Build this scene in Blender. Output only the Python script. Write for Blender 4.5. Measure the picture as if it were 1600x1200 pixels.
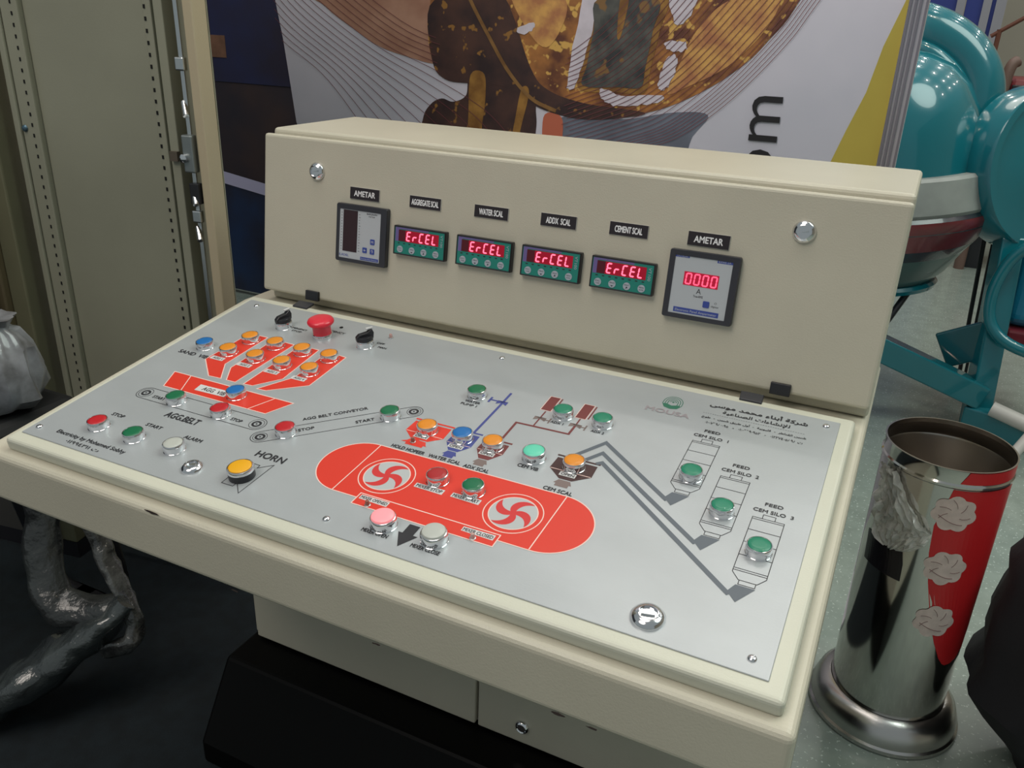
import bpy, bmesh, math, random
from mathutils import Matrix, Vector
random.seed(7)
C = bpy.context.scene.collection
for o in list(bpy.data.objects): bpy.data.objects.remove(o)
scn = bpy.context.scene
PI = math.pi
mm = .001

# ------------------------------------------------------------------ camera
cam_d = bpy.data.cameras.new('camera'); cam = bpy.data.objects.new('camera', cam_d); C.objects.link(cam)
RX = Vector((0.8980406724, 0.4386170071, 0.0337353190))     # camera right
DN = Vector((0.2021023414, -0.3432438060, -0.9172449691))   # camera down
FW = Vector((-0.3907398039, 0.8305412757, -0.3968924224))   # camera forward
CAM = Vector((0.97209618, -0.59869006, 1.2742991))
m = Matrix.Identity(4)
for i in range(3):
    m[i][0] = RX[i]; m[i][1] = -DN[i]; m[i][2] = -FW[i]; m[i][3] = CAM[i]
cam.matrix_world = m
cam_d.sensor_fit = 'HORIZONTAL'; cam_d.sensor_width = 36.0
cam_d.lens = 36.0 * 1315.48 / 1600.0
cam_d.clip_start = .02; cam_d.clip_end = 60
scn.camera = cam

# ------------------------------------------------------------------ world, lights, exposure
scn.view_settings.view_transform = 'Standard'; scn.view_settings.look = 'None'
scn.view_settings.gamma = 1; scn.view_settings.use_curve_mapping = False
scn.view_settings.exposure = -0.40
w = bpy.data.worlds.new('hall_air'); scn.world = w; w.use_nodes = True
w.node_tree.nodes['Background'].inputs[0].default_value = (.80, .90, .92, 1)
w.node_tree.nodes['Background'].inputs[1].default_value = .40

def area(loc, target, size, power, col, shape='DISK'):
    d = bpy.data.lights.new('hall_and_fill_lamp', 'AREA'); d.shape = shape; d.size = size; d.energy = power; d.color = col
    o = bpy.data.objects.new('hall_and_fill_lamp', d); C.objects.link(o); o.location = loc
    o.rotation_euler = (Vector(target) - Vector(loc)).to_track_quat('-Z', 'Y').to_euler()
    return o
area((3.2, 1.4, 4.6), (.7, .4, .8), 2.4, 95, (.86, 1, .92))
area((.2, 3.6, 4.8), (.4, .6, .8), 2.2, 62, (1, .91, .80)); area((.1, .1, 4.3), (.2, .9, .9), 1.8, 36, (1, .93, .86))  # the second one is added fill to brighten the banner face
area((-.6, -2.2, 4.4), (.4, .5, .8), 2.2, 84, (1, .91, .82))  # broad front fill added for softness, not a known hall fitting
for ix in range(6):
    for iy in range(4):
        area((-.6 + ix * 1.25, 3.2 + iy * 1.7, 5.6), (-.6 + ix * 1.25, 3.2 + iy * 1.7, 0), .16, 9, (1, .97, .9))
area((1.55, 1.35, 4.9), (.9, .3, .8), .10, 8, (1, .80, .60)); area((1.75, 1.38, 4.9), (.9, .3, .8), .10, 8, (1, .86, .68))

# ------------------------------------------------------------------ materials
MATS = {}
def mat(name, col, rough=.5, metal=0., spec=.5, bump=0., bscale=200., bdist=.001, vary=0., vscale=6., col2=None, emit=0., coat=0., speck=None, stretch=None, alpha=1., trans=0.):
    if name in MATS: return MATS[name]
    M = bpy.data.materials.new(name); M.use_nodes = True
    nt = M.node_tree; b = nt.nodes['Principled BSDF']
    b.inputs['Base Color'].default_value = (*col, 1); b.inputs['Roughness'].default_value = rough
    b.inputs['Metallic'].default_value = metal; b.inputs['Specular IOR Level'].default_value = spec
    b.inputs['Coat Weight'].default_value = coat; b.inputs['Alpha'].default_value = alpha
    b.inputs['Transmission Weight'].default_value = trans
    if emit:
        b.inputs['Emission Color'].default_value = (*col, 1); b.inputs['Emission Strength'].default_value = emit
    tc = nt.nodes.new('ShaderNodeTexCoord'); src = tc.outputs['Object']
    if stretch:
        mp = nt.nodes.new('ShaderNodeMapping'); mp.inputs['Scale'].default_value = stretch
        nt.links.new(src, mp.inputs[0]); src = mp.outputs[0]
    last = None
    if vary or col2:
        n = nt.nodes.new('ShaderNodeTexNoise'); n.inputs['Scale'].default_value = vscale; n.inputs['Detail'].default_value = 4
        nt.links.new(src, n.inputs['Vector'])
        r = nt.nodes.new('ShaderNodeValToRGB'); nt.links.new(n.outputs['Fac'], r.inputs[0])
        c2 = col2 or tuple(c * (1 - vary) for c in col)
        r.color_ramp.elements[0].position = .36; r.color_ramp.elements[1].position = .64
        r.color_ramp.elements[0].color = (*c2, 1); r.color_ramp.elements[1].color = (*col, 1)
        last = r.outputs[0]; nt.links.new(last, b.inputs['Base Color'])
    if speck:
        n = nt.nodes.new('ShaderNodeTexNoise'); n.inputs['Scale'].default_value = speck[0]; n.inputs['Detail'].default_value = 2
        nt.links.new(tc.outputs['Object'], n.inputs['Vector'])
        r = nt.nodes.new('ShaderNodeValToRGB'); nt.links.new(n.outputs['Fac'], r.inputs[0])
        r.color_ramp.elements[0].position = speck[2]; r.color_ramp.elements[1].position = speck[2] + .04
        r.color_ramp.elements[0].color = (0, 0, 0, 1); r.color_ramp.elements[1].color = (1, 1, 1, 1)
        mx = nt.nodes.new('ShaderNodeMix'); mx.data_type = 'RGBA'
        nt.links.new(r.outputs[0], mx.inputs[0])
        if last: nt.links.new(last, mx.inputs[6])
        else: mx.inputs[6].default_value = (*col, 1)
        mx.inputs[7].default_value = (*speck[1], 1)
        nt.links.new(mx.outputs[2], b.inputs['Base Color'])
    if bump:
        n = nt.nodes.new('ShaderNodeTexNoise'); n.inputs['Scale'].default_value = bscale; n.inputs['Detail'].default_value = 3
        nt.links.new(src, n.inputs['Vector'])
        bp = nt.nodes.new('ShaderNodeBump'); bp.inputs['Strength'].default_value = bump; bp.inputs['Distance'].default_value = bdist
        nt.links.new(n.outputs['Fac'], bp.inputs['Height']); nt.links.new(bp.outputs[0], b.inputs['Normal'])
    MATS[name] = M
    return M

CREAM = mat('cream_powder_coat', (.58, .545, .44), .38, bump=.25, bscale=450, vary=.07, vscale=5)
CREAM_LIT = mat('cream_lid_lit', (.61, .61, .51), .34, bump=.2, bscale=450, vary=.05, vscale=6)  # same cream; the lid's brighter, greener light is put into the colour
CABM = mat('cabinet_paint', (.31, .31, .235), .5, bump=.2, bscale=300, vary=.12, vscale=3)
CABE = mat('cabinet_edge_paint', (.52, .44, .30), .5, bump=.2, bscale=300)
PLATE = mat('brushed_aluminium', (.47, .50, .52), .42, metal=.35, bump=.10, bscale=260, vary=.07, vscale=9, stretch=(1, 1.6, 1))
CHROME = mat('chrome', (.80, .80, .82), .12, metal=1)
STEEL = mat('polished_steel', (.62, .60, .57), .11, metal=1, bump=.03, bscale=12)
STEELB = mat('spun_steel', (.60, .58, .56), .24, metal=1, bump=.12, bscale=260, stretch=(1, 1, 9))
ZINC = mat('zinc_plated', (.62, .65, .66), .3, metal=1)
BLACKP = mat('black_plastic', (.018, .018, .022), .35)
FRAMEP = mat('dark_grey_plastic', (.035, .036, .045), .38)
BLACKI = mat('black_ink', (.02, .02, .025), .5)
HOLE = mat('dark_hole', (.004, .004, .004), .9)
REDI = mat('red_ink', (.72, .040, .020), .42, vary=.06, vscale=20)
PALEI = mat('pale_pink_ink', (.86, .62, .56), .5)
WHITEI = mat('off_white_ink', (.62, .62, .62), .5)
GREYI = mat('slate_ink', (.105, .125, .15), .45)
BLUEI = mat('navy_ink', (.055, .07, .27), .45)
BROWNI = mat('maroon_ink', (.17, .035, .035), .45)
DBROWNI = mat('dark_brown_ink', (.050, .018, .018), .45)
TAUPEI = mat('taupe_ink', (.20, .15, .14), .5)
GREENI = mat('bottle_green_ink', (.03, .16, .10), .5)
LGREYI = mat('grey_outline_ink', (.33, .29, .31), .5)

# ------------------------------------------------------------------ geometry helpers
WM = {}
I4 = Matrix.Identity(4)
def link(o, parent, M):
    C.objects.link(o); WM[o.name] = M.copy()
    if parent is not None:
        o.parent = parent; o.matrix_local = WM[parent.name].inverted() @ M
    else: o.matrix_local = M
    return o
def tag(o, label=None, cat=None, group=None, kind=None):
    if label: o['label'] = label
    if cat: o['category'] = cat
    if group: o['group'] = group
    if kind: o['kind'] = kind
    return o
def empty(name, loc, label=None, cat=None, group=None, parent=None, M=None):
    o = bpy.data.objects.new(name, None); o.empty_display_size = .05
    link(o, parent, M if M is not None else Matrix.Translation(loc))
    return tag(o, label, cat, group)
def emit(name, bm, material, parent=None, M=I4, smooth=False, label=None, bevel=0, seg=2, **kw):
    bmesh.ops.recalc_face_normals(bm, faces=bm.faces)
    me = bpy.data.meshes.new(name); bm.to_mesh(me); bm.free()
    for mt in (material if isinstance(material, (list, tuple)) else [material]): me.materials.append(mt)
    if smooth:
        for p in me.polygons: p.use_smooth = True
    o = bpy.data.objects.new(name, me); link(o, parent, M)
    if bevel:
        b = o.modifiers.new('edge', 'BEVEL'); b.width = bevel; b.segments = seg; b.limit_method = 'ANGLE'; b.angle_limit = math.radians(40)
    if smooth:
        try: me.set_sharp_from_angle(angle=math.radians(38))
        except Exception: pass
    return tag(o, label, **kw)
def B(): return bmesh.new()
def abox(bm, x0, x1, y0, y1, z0, z1, M=None):
    vs = [bm.verts.new((x, y, z)) for z in (z0, z1) for y in (y0, y1) for x in (x0, x1)]
    for f in ((0, 2, 3, 1), (4, 5, 7, 6), (0, 1, 5, 4), (2, 6, 7, 3), (0, 4, 6, 2), (1, 3, 7, 5)): bm.faces.new([vs[i] for i in f])
    if M is not None:
        for v in vs: v.co = M @ v.co
    return bm
def prism(bm, poly, z0, z1, M=None):
    """poly in (u,v), extruded along n from z0 to z1"""
    a = [bm.verts.new((p[0], p[1], z0)) for p in poly]; b = [bm.verts.new((p[0], p[1], z1)) for p in poly]
    bm.faces.new(a); bm.faces.new(b)
    n = len(poly)
    for i in range(n): bm.faces.new((a[i], a[(i + 1) % n], b[(i + 1) % n], b[i]))
    if M is not None:
        for v in a + b: v.co = M @ v.co
    return bm
def lathe(bm, prof, c=(0, 0, 0), seg=32, M=None, close=True):
    rings = []; allv = []
    for r, z in prof:
        if r < 1e-6: ring = [bm.verts.new((c[0], c[1], c[2] + z))]
        else: ring = [bm.verts.new((c[0] + r * math.cos(2 * PI * k / seg), c[1] + r * math.sin(2 * PI * k / seg), c[2] + z)) for k in range(seg)]
        rings.append(ring); allv += ring
    for a, b in zip(rings, rings[1:]):
        for k in range(seg):
            k2 = (k + 1) % seg
            if len(a) == 1 and len(b) == 1: continue
            if len(a) == 1: bm.faces.new((a[0], b[k2], b[k]))
            elif len(b) == 1: bm.faces.new((a[k], a[k2], b[0]))
            else: bm.faces.new((a[k], a[k2], b[k2], b[k]))
    if M is not None:
        for v in allv: v.co = M @ v.co
    return bm
def frame_to(p0, p1):
    d = (Vector(p1) - Vector(p0)); L = d.length
    return Matrix.Translation(p0) @ d.to_track_quat('Z', 'Y').to_matrix().to_4x4(), L
def rod(bm, p0, p1, r, seg=16, r2=None):
    M, L = frame_to(p0, p1); r2 = r if r2 is None else r2
    return lathe(bm, [(0, 0), (r, 0), (r2, L), (0, L)], seg=seg, M=M)
def smooth_path(pts, n=6, closed=False):
    P = [Vector(p) for p in pts]; out = []; N = len(P)
    rng = range(N) if closed else range(N - 1)
    for i in rng:
        g = (lambda k: P[k % N]) if closed else (lambda k: P[min(max(k, 0), N - 1)])
        a, b, c, d = g(i - 1), g(i), g(i + 1), g(i + 2)
        for k in range(n):
            t = k / n
            out.append(.5 * ((2 * b) + (c - a) * t + (2 * a - 5 * b + 4 * c - d) * t * t + (3 * b - a - 3 * c + d) * t ** 3))
    if not closed: out.append(P[-1])
    return out
def tube(bm, pts, r, seg=12, closed=False, smooth=6, squash=1., rfun=None):
    P = smooth_path(pts, smooth, closed) if smooth else [Vector(p) for p in pts]
    N = len(P); rings = []; up = Vector((0, 0, 1)); prev = None
    for i in range(N):
        a = P[(i - 1) % N] if closed or i > 0 else P[i]; b = P[(i + 1) % N] if closed or i < N - 1 else P[i]
        d = (b - a).normalized()
        if prev is None:
            s = d.cross(up); s = s.normalized() if s.length > 1e-4 else Vector((1, 0, 0))
        else: s = (prev - d * prev.dot(d)).normalized()
        prev = s; t = d.cross(s)
        rr = r if rfun is None else rfun(i / max(1, N - 1)) * r
        rings.append([bm.verts.new(P[i] + s * rr * math.cos(2 * PI * k / seg) + t * rr * squash * math.sin(2 * PI * k / seg)) for k in range(seg)])
    for i in range(N if closed else N - 1):
        a, b = rings[i], rings[(i + 1) % N]
        for k in range(seg): bm.faces.new((a[k], a[(k + 1) % seg], b[(k + 1) % seg], b[k]))
    if not closed: bm.faces.new(rings[0]); bm.faces.new(rings[-1])
    return bm
def flat(bm, poly, n):
    vs = [bm.verts.new((p[0], p[1], n)) for p in poly]; bm.faces.new(vs); return bm
def circ(c, r, seg=40, a0=0, a1=2 * PI, ry=None):
    ry = r if ry is None else ry
    full = abs(a1 - a0 - 2 * PI) < 1e-6
    return [(c[0] + r * math.cos(a0 + (a1 - a0) * k / (seg if full else seg - 1)), c[1] + ry * math.sin(a0 + (a1 - a0) * k / (seg if full else seg - 1))) for k in range(seg)]
def pline(bm, pts, wd, n, closed=False):
    P = [Vector((p[0], p[1])) for p in pts]; N = len(P); L = []; R = []
    for i in range(N):
        a = P[i - 1] if (closed or i > 0) else None; b = P[(i + 1) % N] if (closed or i < N - 1) else None
        d1 = (P[i] - a).normalized() if a is not None else None; d2 = (b - P[i]).normalized() if b is not None else None
        if d1 is None: d1 = d2
        if d2 is None: d2 = d1
        n1 = Vector((-d1.y, d1.x)); n2 = Vector((-d2.y, d2.x)); q = n1 + n2
        q = q.normalized() if q.length > 1e-5 else n1
        k = min(2.5, 1 / max(.2, q.dot(n1)))
        L.append(bm.verts.new((*(P[i] + q * wd / 2 * k), n))); R.append(bm.verts.new((*(P[i] - q * wd / 2 * k), n)))
    for i in range(N if closed else N - 1):
        j = (i + 1) % N; bm.faces.new((L[i], L[j], R[j], R[i]))
    return bm
# surfaces: plate frame and meter-box frame; coordinates (u, v, n) in metres
H = .77
TS, TB = math.radians(7.888), math.radians(7.577)
MP = Matrix.Translation((0, 0, H)) @ Matrix.Rotation(TS, 4, 'X')
BY, BZ = .4708, H + .0658
MB = Matrix(((1, 0, 0, 0), (0, math.sin(TB), -math.cos(TB), BY), (0, math.cos(TB), math.sin(TB), BZ), (0, 0, 0, 1)))
SC = Matrix.Scale(mm, 4)

# ---- lettering
TXT = bpy.data.curves.new('scratch_text', 'FONT'); TXO = bpy.data.objects.new('scratch_text', TXT); C.objects.link(TXO)
def text_mesh(bm, s, x, y, length, cap, n, rot=0., shear=0., align='L', bold=0., keep=False):
    """adds the string's filled glyphs to bm: left/middle at (x,y), scaled to length x cap height"""
    TXT.body = s; TXT.size = 1; TXT.resolution_u = 3
    dg = bpy.context.evaluated_depsgraph_get(); dg.update()
    me = bpy.data.meshes.new_from_object(TXO.evaluated_get(dg))
    if not me.vertices: return bm
    xs = [v.co.x for v in me.vertices]; ys = [v.co.y for v in me.vertices]
    x0, x1 = min(xs), max(xs); h = (max(ys) - min(ys)) if keep else .729
    y0 = min(ys) if keep else 0
    sx = length / (x1 - x0); sy = cap / h
    if align == 'C': x = x - length / 2 * math.cos(rot); y = y - length / 2 * math.sin(rot)
    cr, sr = math.cos(rot), math.sin(rot)
    e = max(0, bold) * 2.0 * cap      # heavier strokes: the glyphs printed again a hair's breadth aside
    for q, (ox, oy) in enumerate(((0, 0), (e, 0), (-e, 0), (0, e), (0, -e)) if e > 0 else ((0, 0),)):
        vs = []
        for v in me.vertices:
            a = (v.co.x - x0) * sx + ox; b = (v.co.y - y0) * sy - cap / 2 + oy; a += shear * b
            vs.append(bm.verts.new((x + a * cr - b * sr, y + a * sr + b * cr, n + q * cap * .0008)))
        for p in me.polygons:
            try: bm.faces.new([vs[i] for i in p.vertices])
            except ValueError: pass
    bpy.data.meshes.remove(me)
    return bm
# Arabic letters -> joined presentation forms, laid out left to right
AR = {'ا': (0xFE8D, 2), 'أ': (0xFE83, 2), 'إ': (0xFE87, 2), 'ب': (0xFE8F, 4), 'ة': (0xFE93, 2), 'ت': (0xFE95, 4), 'ج': (0xFE9D, 4), 'ح': (0xFEA1, 4),
      'خ': (0xFEA5, 4), 'د': (0xFEA9, 2), 'ر': (0xFEAD, 2), 'س': (0xFEB1, 4), 'ش': (0xFEB5, 4), 'ص': (0xFEB9, 4), 'ط': (0xFEC1, 4), 'ع': (0xFEC9, 4),
      'ق': (0xFED5, 4), 'ك': (0xFED9, 4), 'ل': (0xFEDD, 4), 'م': (0xFEE1, 4), 'ن': (0xFEE5, 4), 'ه': (0xFEE9, 4), 'و': (0xFEED, 2), 'ى': (0xFEEF, 2),
      'ي': (0xFEF1, 4), 'ء': (0xFE80, 1)}
def arabic(s):
    out = []; i = 0
    s = s.replace('لإ', '\u0001')
    AR['\u0001'] = (0xFEF9, 2)
    for i, ch in enumerate(s):
        if ch not in AR: out.append(ch); continue
        code, k = AR[ch]
        pv = i > 0 and s[i - 1] in AR and AR[s[i - 1]][1] == 4
        nx = i < len(s) - 1 and s[i + 1] in AR and AR[s[i + 1]][1] > 1 and k == 4
        if k == 1: f = 0
        elif k == 2: f = 1 if pv else 0
        else: f = 3 if (pv and nx) else 2 if nx else 1 if pv else 0
        out.append(chr(code + f))
    # digits run left to right inside the reversed line
    res = []; run = []
    for ch in reversed(out):
        if '٠' <= ch <= '٩': run.append(ch)
        else:
            res += reversed(run); run = []; res.append(ch)
    res += reversed(run)
    return ''.join(res)

# ------------------------------------------------------------------ the setting
def struct(name, bm, m_, **kw): return emit(name, bm, m_, kind='structure', **kw)
FLOORM = mat('terrazzo', (.26, .31, .275), .22, vary=.14, vscale=16, speck=(130, (.50, .56, .52), .64), coat=.2)
struct('floor', abox(B(), -7, 7, -4, 12, -.1, 0), FLOORM)
struct('wall_back', abox(B(), -7, 7, 8.0, 8.1, 0, 5), mat('beige_wall', (.42, .38, .31), .8, bump=.1))
struct('wall_left', abox(B(), -7.1, -7, -4, 12, 0, 5), mat('dark_wall', (.05, .055, .07), .8))
struct('wall_right', abox(B(), 7, 7.1, -4, 12, 0, 5), mat('beige_wall', (.42, .38, .31), .8))
CARP = mat('dark_carpet', (.006, .012, .016), .95, bump=.6, bscale=350, vary=.35, vscale=30)
tag(emit('carpet', prism(B(), [(-4.5, -2.5), (.80, -2.5), (.80, 1.1), (-.8, 1.1), (-.8, 2.2), (-4.5, 2.2)], .0005, .006), CARP), 'dark navy carpet spread under the control console and chair', 'carpet')

# ------------------------------------------------------------------ backdrop panel far left
bk = empty('backdrop_panel', (-2.1, 2.4, 0), 'dark printed backdrop panel with pale stripe, behind the cabinet and banner', 'backdrop')
emit('board', abox(B(), -3.6, -.95, 2.4, 2.44, 0.02, 2.7), mat('dark_print', (.018, .018, .030), .6, col2=(.055, .032, .028), vscale=2.2), bk)
emit('blue_print', abox(B(), -3.6, -.95, 2.396, 2.3995, .02, .545), mat('blue_print_ink', (.014, .035, .10), .6, col2=(.018, .016, .024), vscale=3), bk)
emit('upper_blue_print', abox(B(), -1.95, -.95, 2.396, 2.3995, .98, 2.7), mat('midnight_ink', (.018, .022, .075), .6, col2=(.020, .016, .035), vscale=3), bk)
emit('pale_stripe', flat(B(), [(-3.6, .80), (-.95, .455), (-.95, .405), (-3.6, .735)], 0), mat('lilac_ink', (.50, .48, .66), .6), bk,
     M=Matrix.Translation((0, 2.394, 0)) @ Matrix.Rotation(PI / 2, 4, 'X'))
emit('tan_print', abox(B(), -2.01, -1.87, 2.393, 2.3955, 1.08, 1.17), mat('tan_ink', (.20, .10, .06), .6, vary=.5, vscale=12), bk)
for fx in (-3.3, -1.2): emit('foot', abox(B(), fx - .04, fx + .04, 2.25, 2.6, 0.0, .02), ZINC, bk)

# ------------------------------------------------------------------ banner with printed machine
YB = 1.4
bn = empty('banner', (.1, YB, 0), 'large pale banner printed with a rusty mixing drum, behind the console', 'banner')
MBn = Matrix.Translation((0, YB, 0)) @ Matrix.Rotation(PI / 2, 4, 'X')      # (u, v, n): x, z, towards the console
BNM = mat('banner_cloth', (.84, .81, .93), .55, col2=(.66, .67, .78), vscale=1.6)
bm = B(); prism(bm, [(-.60, .12), (-.645, .88), (-.684, .984), (-.699, 1.105), (-.712, 1.205), (-.730, 1.302), (-.742, 1.42), (-.75, 1.9), (-.75, 2.4), (.874, 2.4), (.874, .12)], -.008, 0)
emit('cloth', bm, BNM, bn, MBn)
YEL = mat('yellow_print', (.62, .50, .09), .55, vary=.1)
emit('yellow_print', prism(B(), [(.868, 1.338), (.842, 1.25), (.826, 1.16), (.80, 1.08), (.778, 1.005), (.73, .88), (.70, .78), (.66, .6), (.8735, .6), (.8735, 1.42)], .0004, .0010), YEL, bn, MBn)
RUST = mat('rust_print', (.56, .24, .07), .5, col2=(.15, .055, .035), vscale=13, speck=(34, (.80, .48, .13), .57))
RUSTP = mat('pale_rust_print', (.58, .33, .24), .5, col2=(.40, .20, .14), vscale=9)
RUSTD = mat('dark_rust_print', (.11, .055, .045), .5, col2=(.045, .028, .032), vscale=10, speck=(34, (.36, .18, .05), .63))
RUSTO = mat('orange_rust_print', (.82, .46, .14), .5, col2=(.52, .22, .10), vscale=26)
GOLD = mat('golden_rust_print', (.46, .24, .06), .5, col2=(.22, .10, .03), vscale=20)
def bprint(name, poly, n, m_, label=None):
    # smooth outline, thin print on the cloth
    bm = B(); P = [(p.x, p.y) for p in smooth_path([(a, b, 0) for a, b in poly], 5, True)]
    prism(bm, P, n, n + .0003); return emit(name, bm, m_, bn, MBn, label=label)
bprint('drum_print', [(-.62, 1.36), (-.56, 1.29), (-.469, 1.237), (-.385, 1.196), (-.29, 1.174), (-.225, 1.163), (-.12, 1.16), (-.02, 1.3), (-.05, 1.7), (-.3, 1.9), (-.6, 1.7)], .0004, RUSTP)
bprint('drum_print', [(-.235, 1.30), (-.228, 1.17), (-.19, 1.128), (-.12, 1.122), (-.02, 1.125), (.04, 1.09), (.12, 1.068), (.20, 1.060), (.292, 1.070), (.399, 1.099), (.498, 1.150), (.570, 1.205), (.611, 1.252), (.655, 1.315), (.70, 1.45), (.68, 1.7), (.4, 1.95), (.1, 1.95), (-.15, 1.7)], .0008, RUST)
bprint('neck_print', [(-.125, 1.20), (-.124, 1.125), (-.130, 1.09), (-.167, 1.074), (-.20, 1.080), (-.234, 1.063), (-.259, 1.020), (-.27, .90), (.05, .90), (.072, 1.017), (.070, 1.068), (.06, 1.12), (-.03, 1.2)], .0011, RUSTD)
bprint('shadow_print', [(-.235, 1.30), (-.228, 1.17), (-.19, 1.128), (-.12, 1.122), (-.02, 1.120), (.055, 1.085), (.12, 1.066), (.20, 1.058), (.292, 1.068), (.35, 1.085), (.20, 1.095), (.10, 1.12), (.05, 1.17), (-.03, 1.33), (-.13, 1.33)], .0014, RUSTD)
bprint('orange_print', [(-.115, 1.143), (-.076, 1.146), (-.072, 1.08), (-.08, 1.02), (-.085, .93), (-.121, .93), (-.12, 1.05)], .0017, GOLD)
bprint('orange_print', [(.03, 1.12), (.05, 1.11), (.03, 1.02), (.02, .95), (.0, .95), (.015, 1.05)], .0017, GOLD)
bprint('orange_print', [(.455, 1.27), (.52, 1.33), (.62, 1.34), (.60, 1.27), (.53, 1.195), (.45, 1.15), (.40, 1.13), (.42, 1.19)], .0014, RUSTO)
bprint('orange_print', [(-.01, 1.34), (.10, 1.35), (.14, 1.30), (.10, 1.22), (.05, 1.24)], .0014, RUSTO)
bm = B(); pline(bm, [(p.x, p.y) for p in smooth_path([(-.16, 1.50, 0), (-.128, 1.345, 0), (-.118, 1.315, 0), (-.066, 1.236, 0), (-.008, 1.156, 0), (.057, 1.097, 0), (.125, 1.072, 0)], 6)], .009, .0027)
emit('rim_print', bm, mat('rim_brown_print', (.36, .20, .07), .5, col2=(.22, .11, .04), vscale=20), bn, MBn)
WSTR = mat('white_paint_print', (.80, .74, .84), .55, vary=.12, vscale=30)
bm = B()
for poly in ([(.184, 1.34), (.214, 1.34), (.205, 1.26), (.191, 1.196), (.170, 1.13), (.155, 1.125), (.150, 1.14), (.160, 1.22)],
             [(.388, 1.335), (.445, 1.335), (.43, 1.29), (.405, 1.275), (.392, 1.30)], [(.385, 1.240), (.425, 1.243), (.435, 1.228), (.41, 1.22), (.385, 1.228)],
             [(.392, 1.205), (.412, 1.213), (.415, 1.185), (.40, 1.145), (.379, 1.138), (.378, 1.165)],
             [(.236, 1.130), (.27, 1.124), (.30, 1.118), (.386, 1.126), (.38, 1.108), (.33, 1.100), (.279, 1.094), (.245, 1.105)], [(.015, 1.258), (.06, 1.268), (.045, 1.248), (.017, 1.243)]):
    flat(bm, [(p.x + random.uniform(-.0022, .0022), p.y + random.uniform(-.0022, .0022)) for p in smooth_path([(a, b, 0) for a, b in poly], 5, True)], .0022)
emit('white_print', bm, WSTR, bn, MBn)
bprint('frame_print', [(.203, 1.34), (.372, 1.34), (.368, 1.26), (.355, 1.18), (.345, 1.128), (.28, 1.125), (.183, 1.126), (.186, 1.18), (.20, 1.27)], .0017, GOLD)
bprint('hatch_print', [(.216, 1.325), (.355, 1.33), (.352, 1.26), (.342, 1.18), (.335, 1.140), (.28, 1.137), (.192, 1.135), (.198, 1.18), (.21, 1.26)], .0024, mat('grey_window_print', (.13, .13, .12), .5, col2=(.045, .05, .055), vscale=22, speck=(20, (.27, .15, .06), .60)))
bprint('hatch_bar_print', [(.270, 1.33), (.290, 1.33), (.278, 1.25), (.268, 1.25)], .0028, GOLD)
bprint('dark_print', [(.14, 1.058), (.30, 1.066), (.42, 1.090), (.50, 1.09), (.47, 1.04), (.42, .95), (.14, .95)], .0004, mat('haze_print', (.14, .16, .21), .55, col2=(.22, .25, .33), vscale=8))
bprint('poster_red_print', [(.095, 1.062), (.14, 1.058), (.145, 1.0), (.14, .93), (.09, .93), (.09, 1.0)], .0010, mat('orange_patch_print', (.62, .17, .10), .55))
HAT = mat('hatch_line_print', (.20, .065, .075), .55)
bm = B()
A_ = [(-1.02, 1.50), (-.90, 1.375), (-.80, 1.275), (-.713, 1.200), (-.580, 1.119), (-.479, 1.020), (-.41, .93), (-.36, .84)]
Z_ = [(-.90, 1.60), (-.80, 1.50), (-.67, 1.385), (-.567, 1.306), (-.385, 1.202), (-.220, 1.139), (-.06, 1.070), (.03, 1.0)]
for k in range(17):      # fine curved hatch lines over the left of the banner
    t = k / 10.5
    P = [(p.x, p.y) for p in smooth_path([(a[0] + (b[0] - a[0]) * t, a[1] + (b[1] - a[1]) * t, 0) for a, b in zip(A_, Z_)], 6)]
    P = [q for q in P if q[0] > -.69 - max(0, q[1] - .95) * .14 and q[1] < 2.3]
    if t > 1.02: P = [q for q in P if q[0] < -.20]
    pline(bm, P, .0014, .0030 + k * 2e-6)
R_ = [(.98, 1.80), (.84, 1.555), (.704, 1.333), (.650, 1.245), (.551, 1.129), (.448, 1.043), (.353, 1.0), (.22, .95), (.1, .92)]
for k in range(30):      # and over the right of it
    d_ = .0105 * k - (.004 * k if k < 6 else .024)
    pts = [(a - d_ * (1.0 if i > 2 else .9), b + d_ * .62, 0) for i, (a, b) in enumerate(R_)]
    P = [(p.x, p.y) for p in smooth_path(pts, 6)]
    P = [q for q in P if q[0] > .14 + .0 * k and q[0] < .87]
    pline(bm, P, .0013, .0031 + k * 2e-6)
emit('hatch_lines', bm, HAT, bn, MBn, kind='stuff')
bm = B(); text_mesh(bm, 'm', .6285, 1.0915, .096, .064, .0036, rot=PI / 2, align='C', keep=True)
text_mesh(bm, 'o', .6285, .992, .068, .066, .0036, rot=PI / 2, align='C', keep=True); text_mesh(bm, 'c', .6285, .915, .060, .066, .0036, rot=PI / 2, align='C', keep=True)
text_mesh(bm, '.', .6555, .862, .014, .014, .0036, rot=PI / 2, align='C', keep=True)
emit('lettering', bm, BLACKI, bn, MBn)
ALU = mat('aluminium_extrusion', (.62, .60, .66), .35, metal=.5)
bm = B(); abox(bm, .8755, .911, YB - .016, YB + .022, 0, 2.5)
bm2 = B()
for dx in (.8775, .887, .896, .908): abox(bm2, dx - .0022, dx + .0022, YB - .022, YB - .0155, 0, 2.5)
emit('post', bm, ALU, bn, bevel=.003); emit('post_ribs', bm2, mat('dark_aluminium', (.30, .28, .33), .35, metal=.6), bn)
emit('base_foot', abox(B(), .86, .96, YB - .25, YB + .25, 0, .02), ALU, bn, bevel=.004)
emit('base_foot', abox(B(), -.66, -.56, YB - .25, YB + .25, 0, .02), ALU, bn, bevel=.004)

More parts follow.
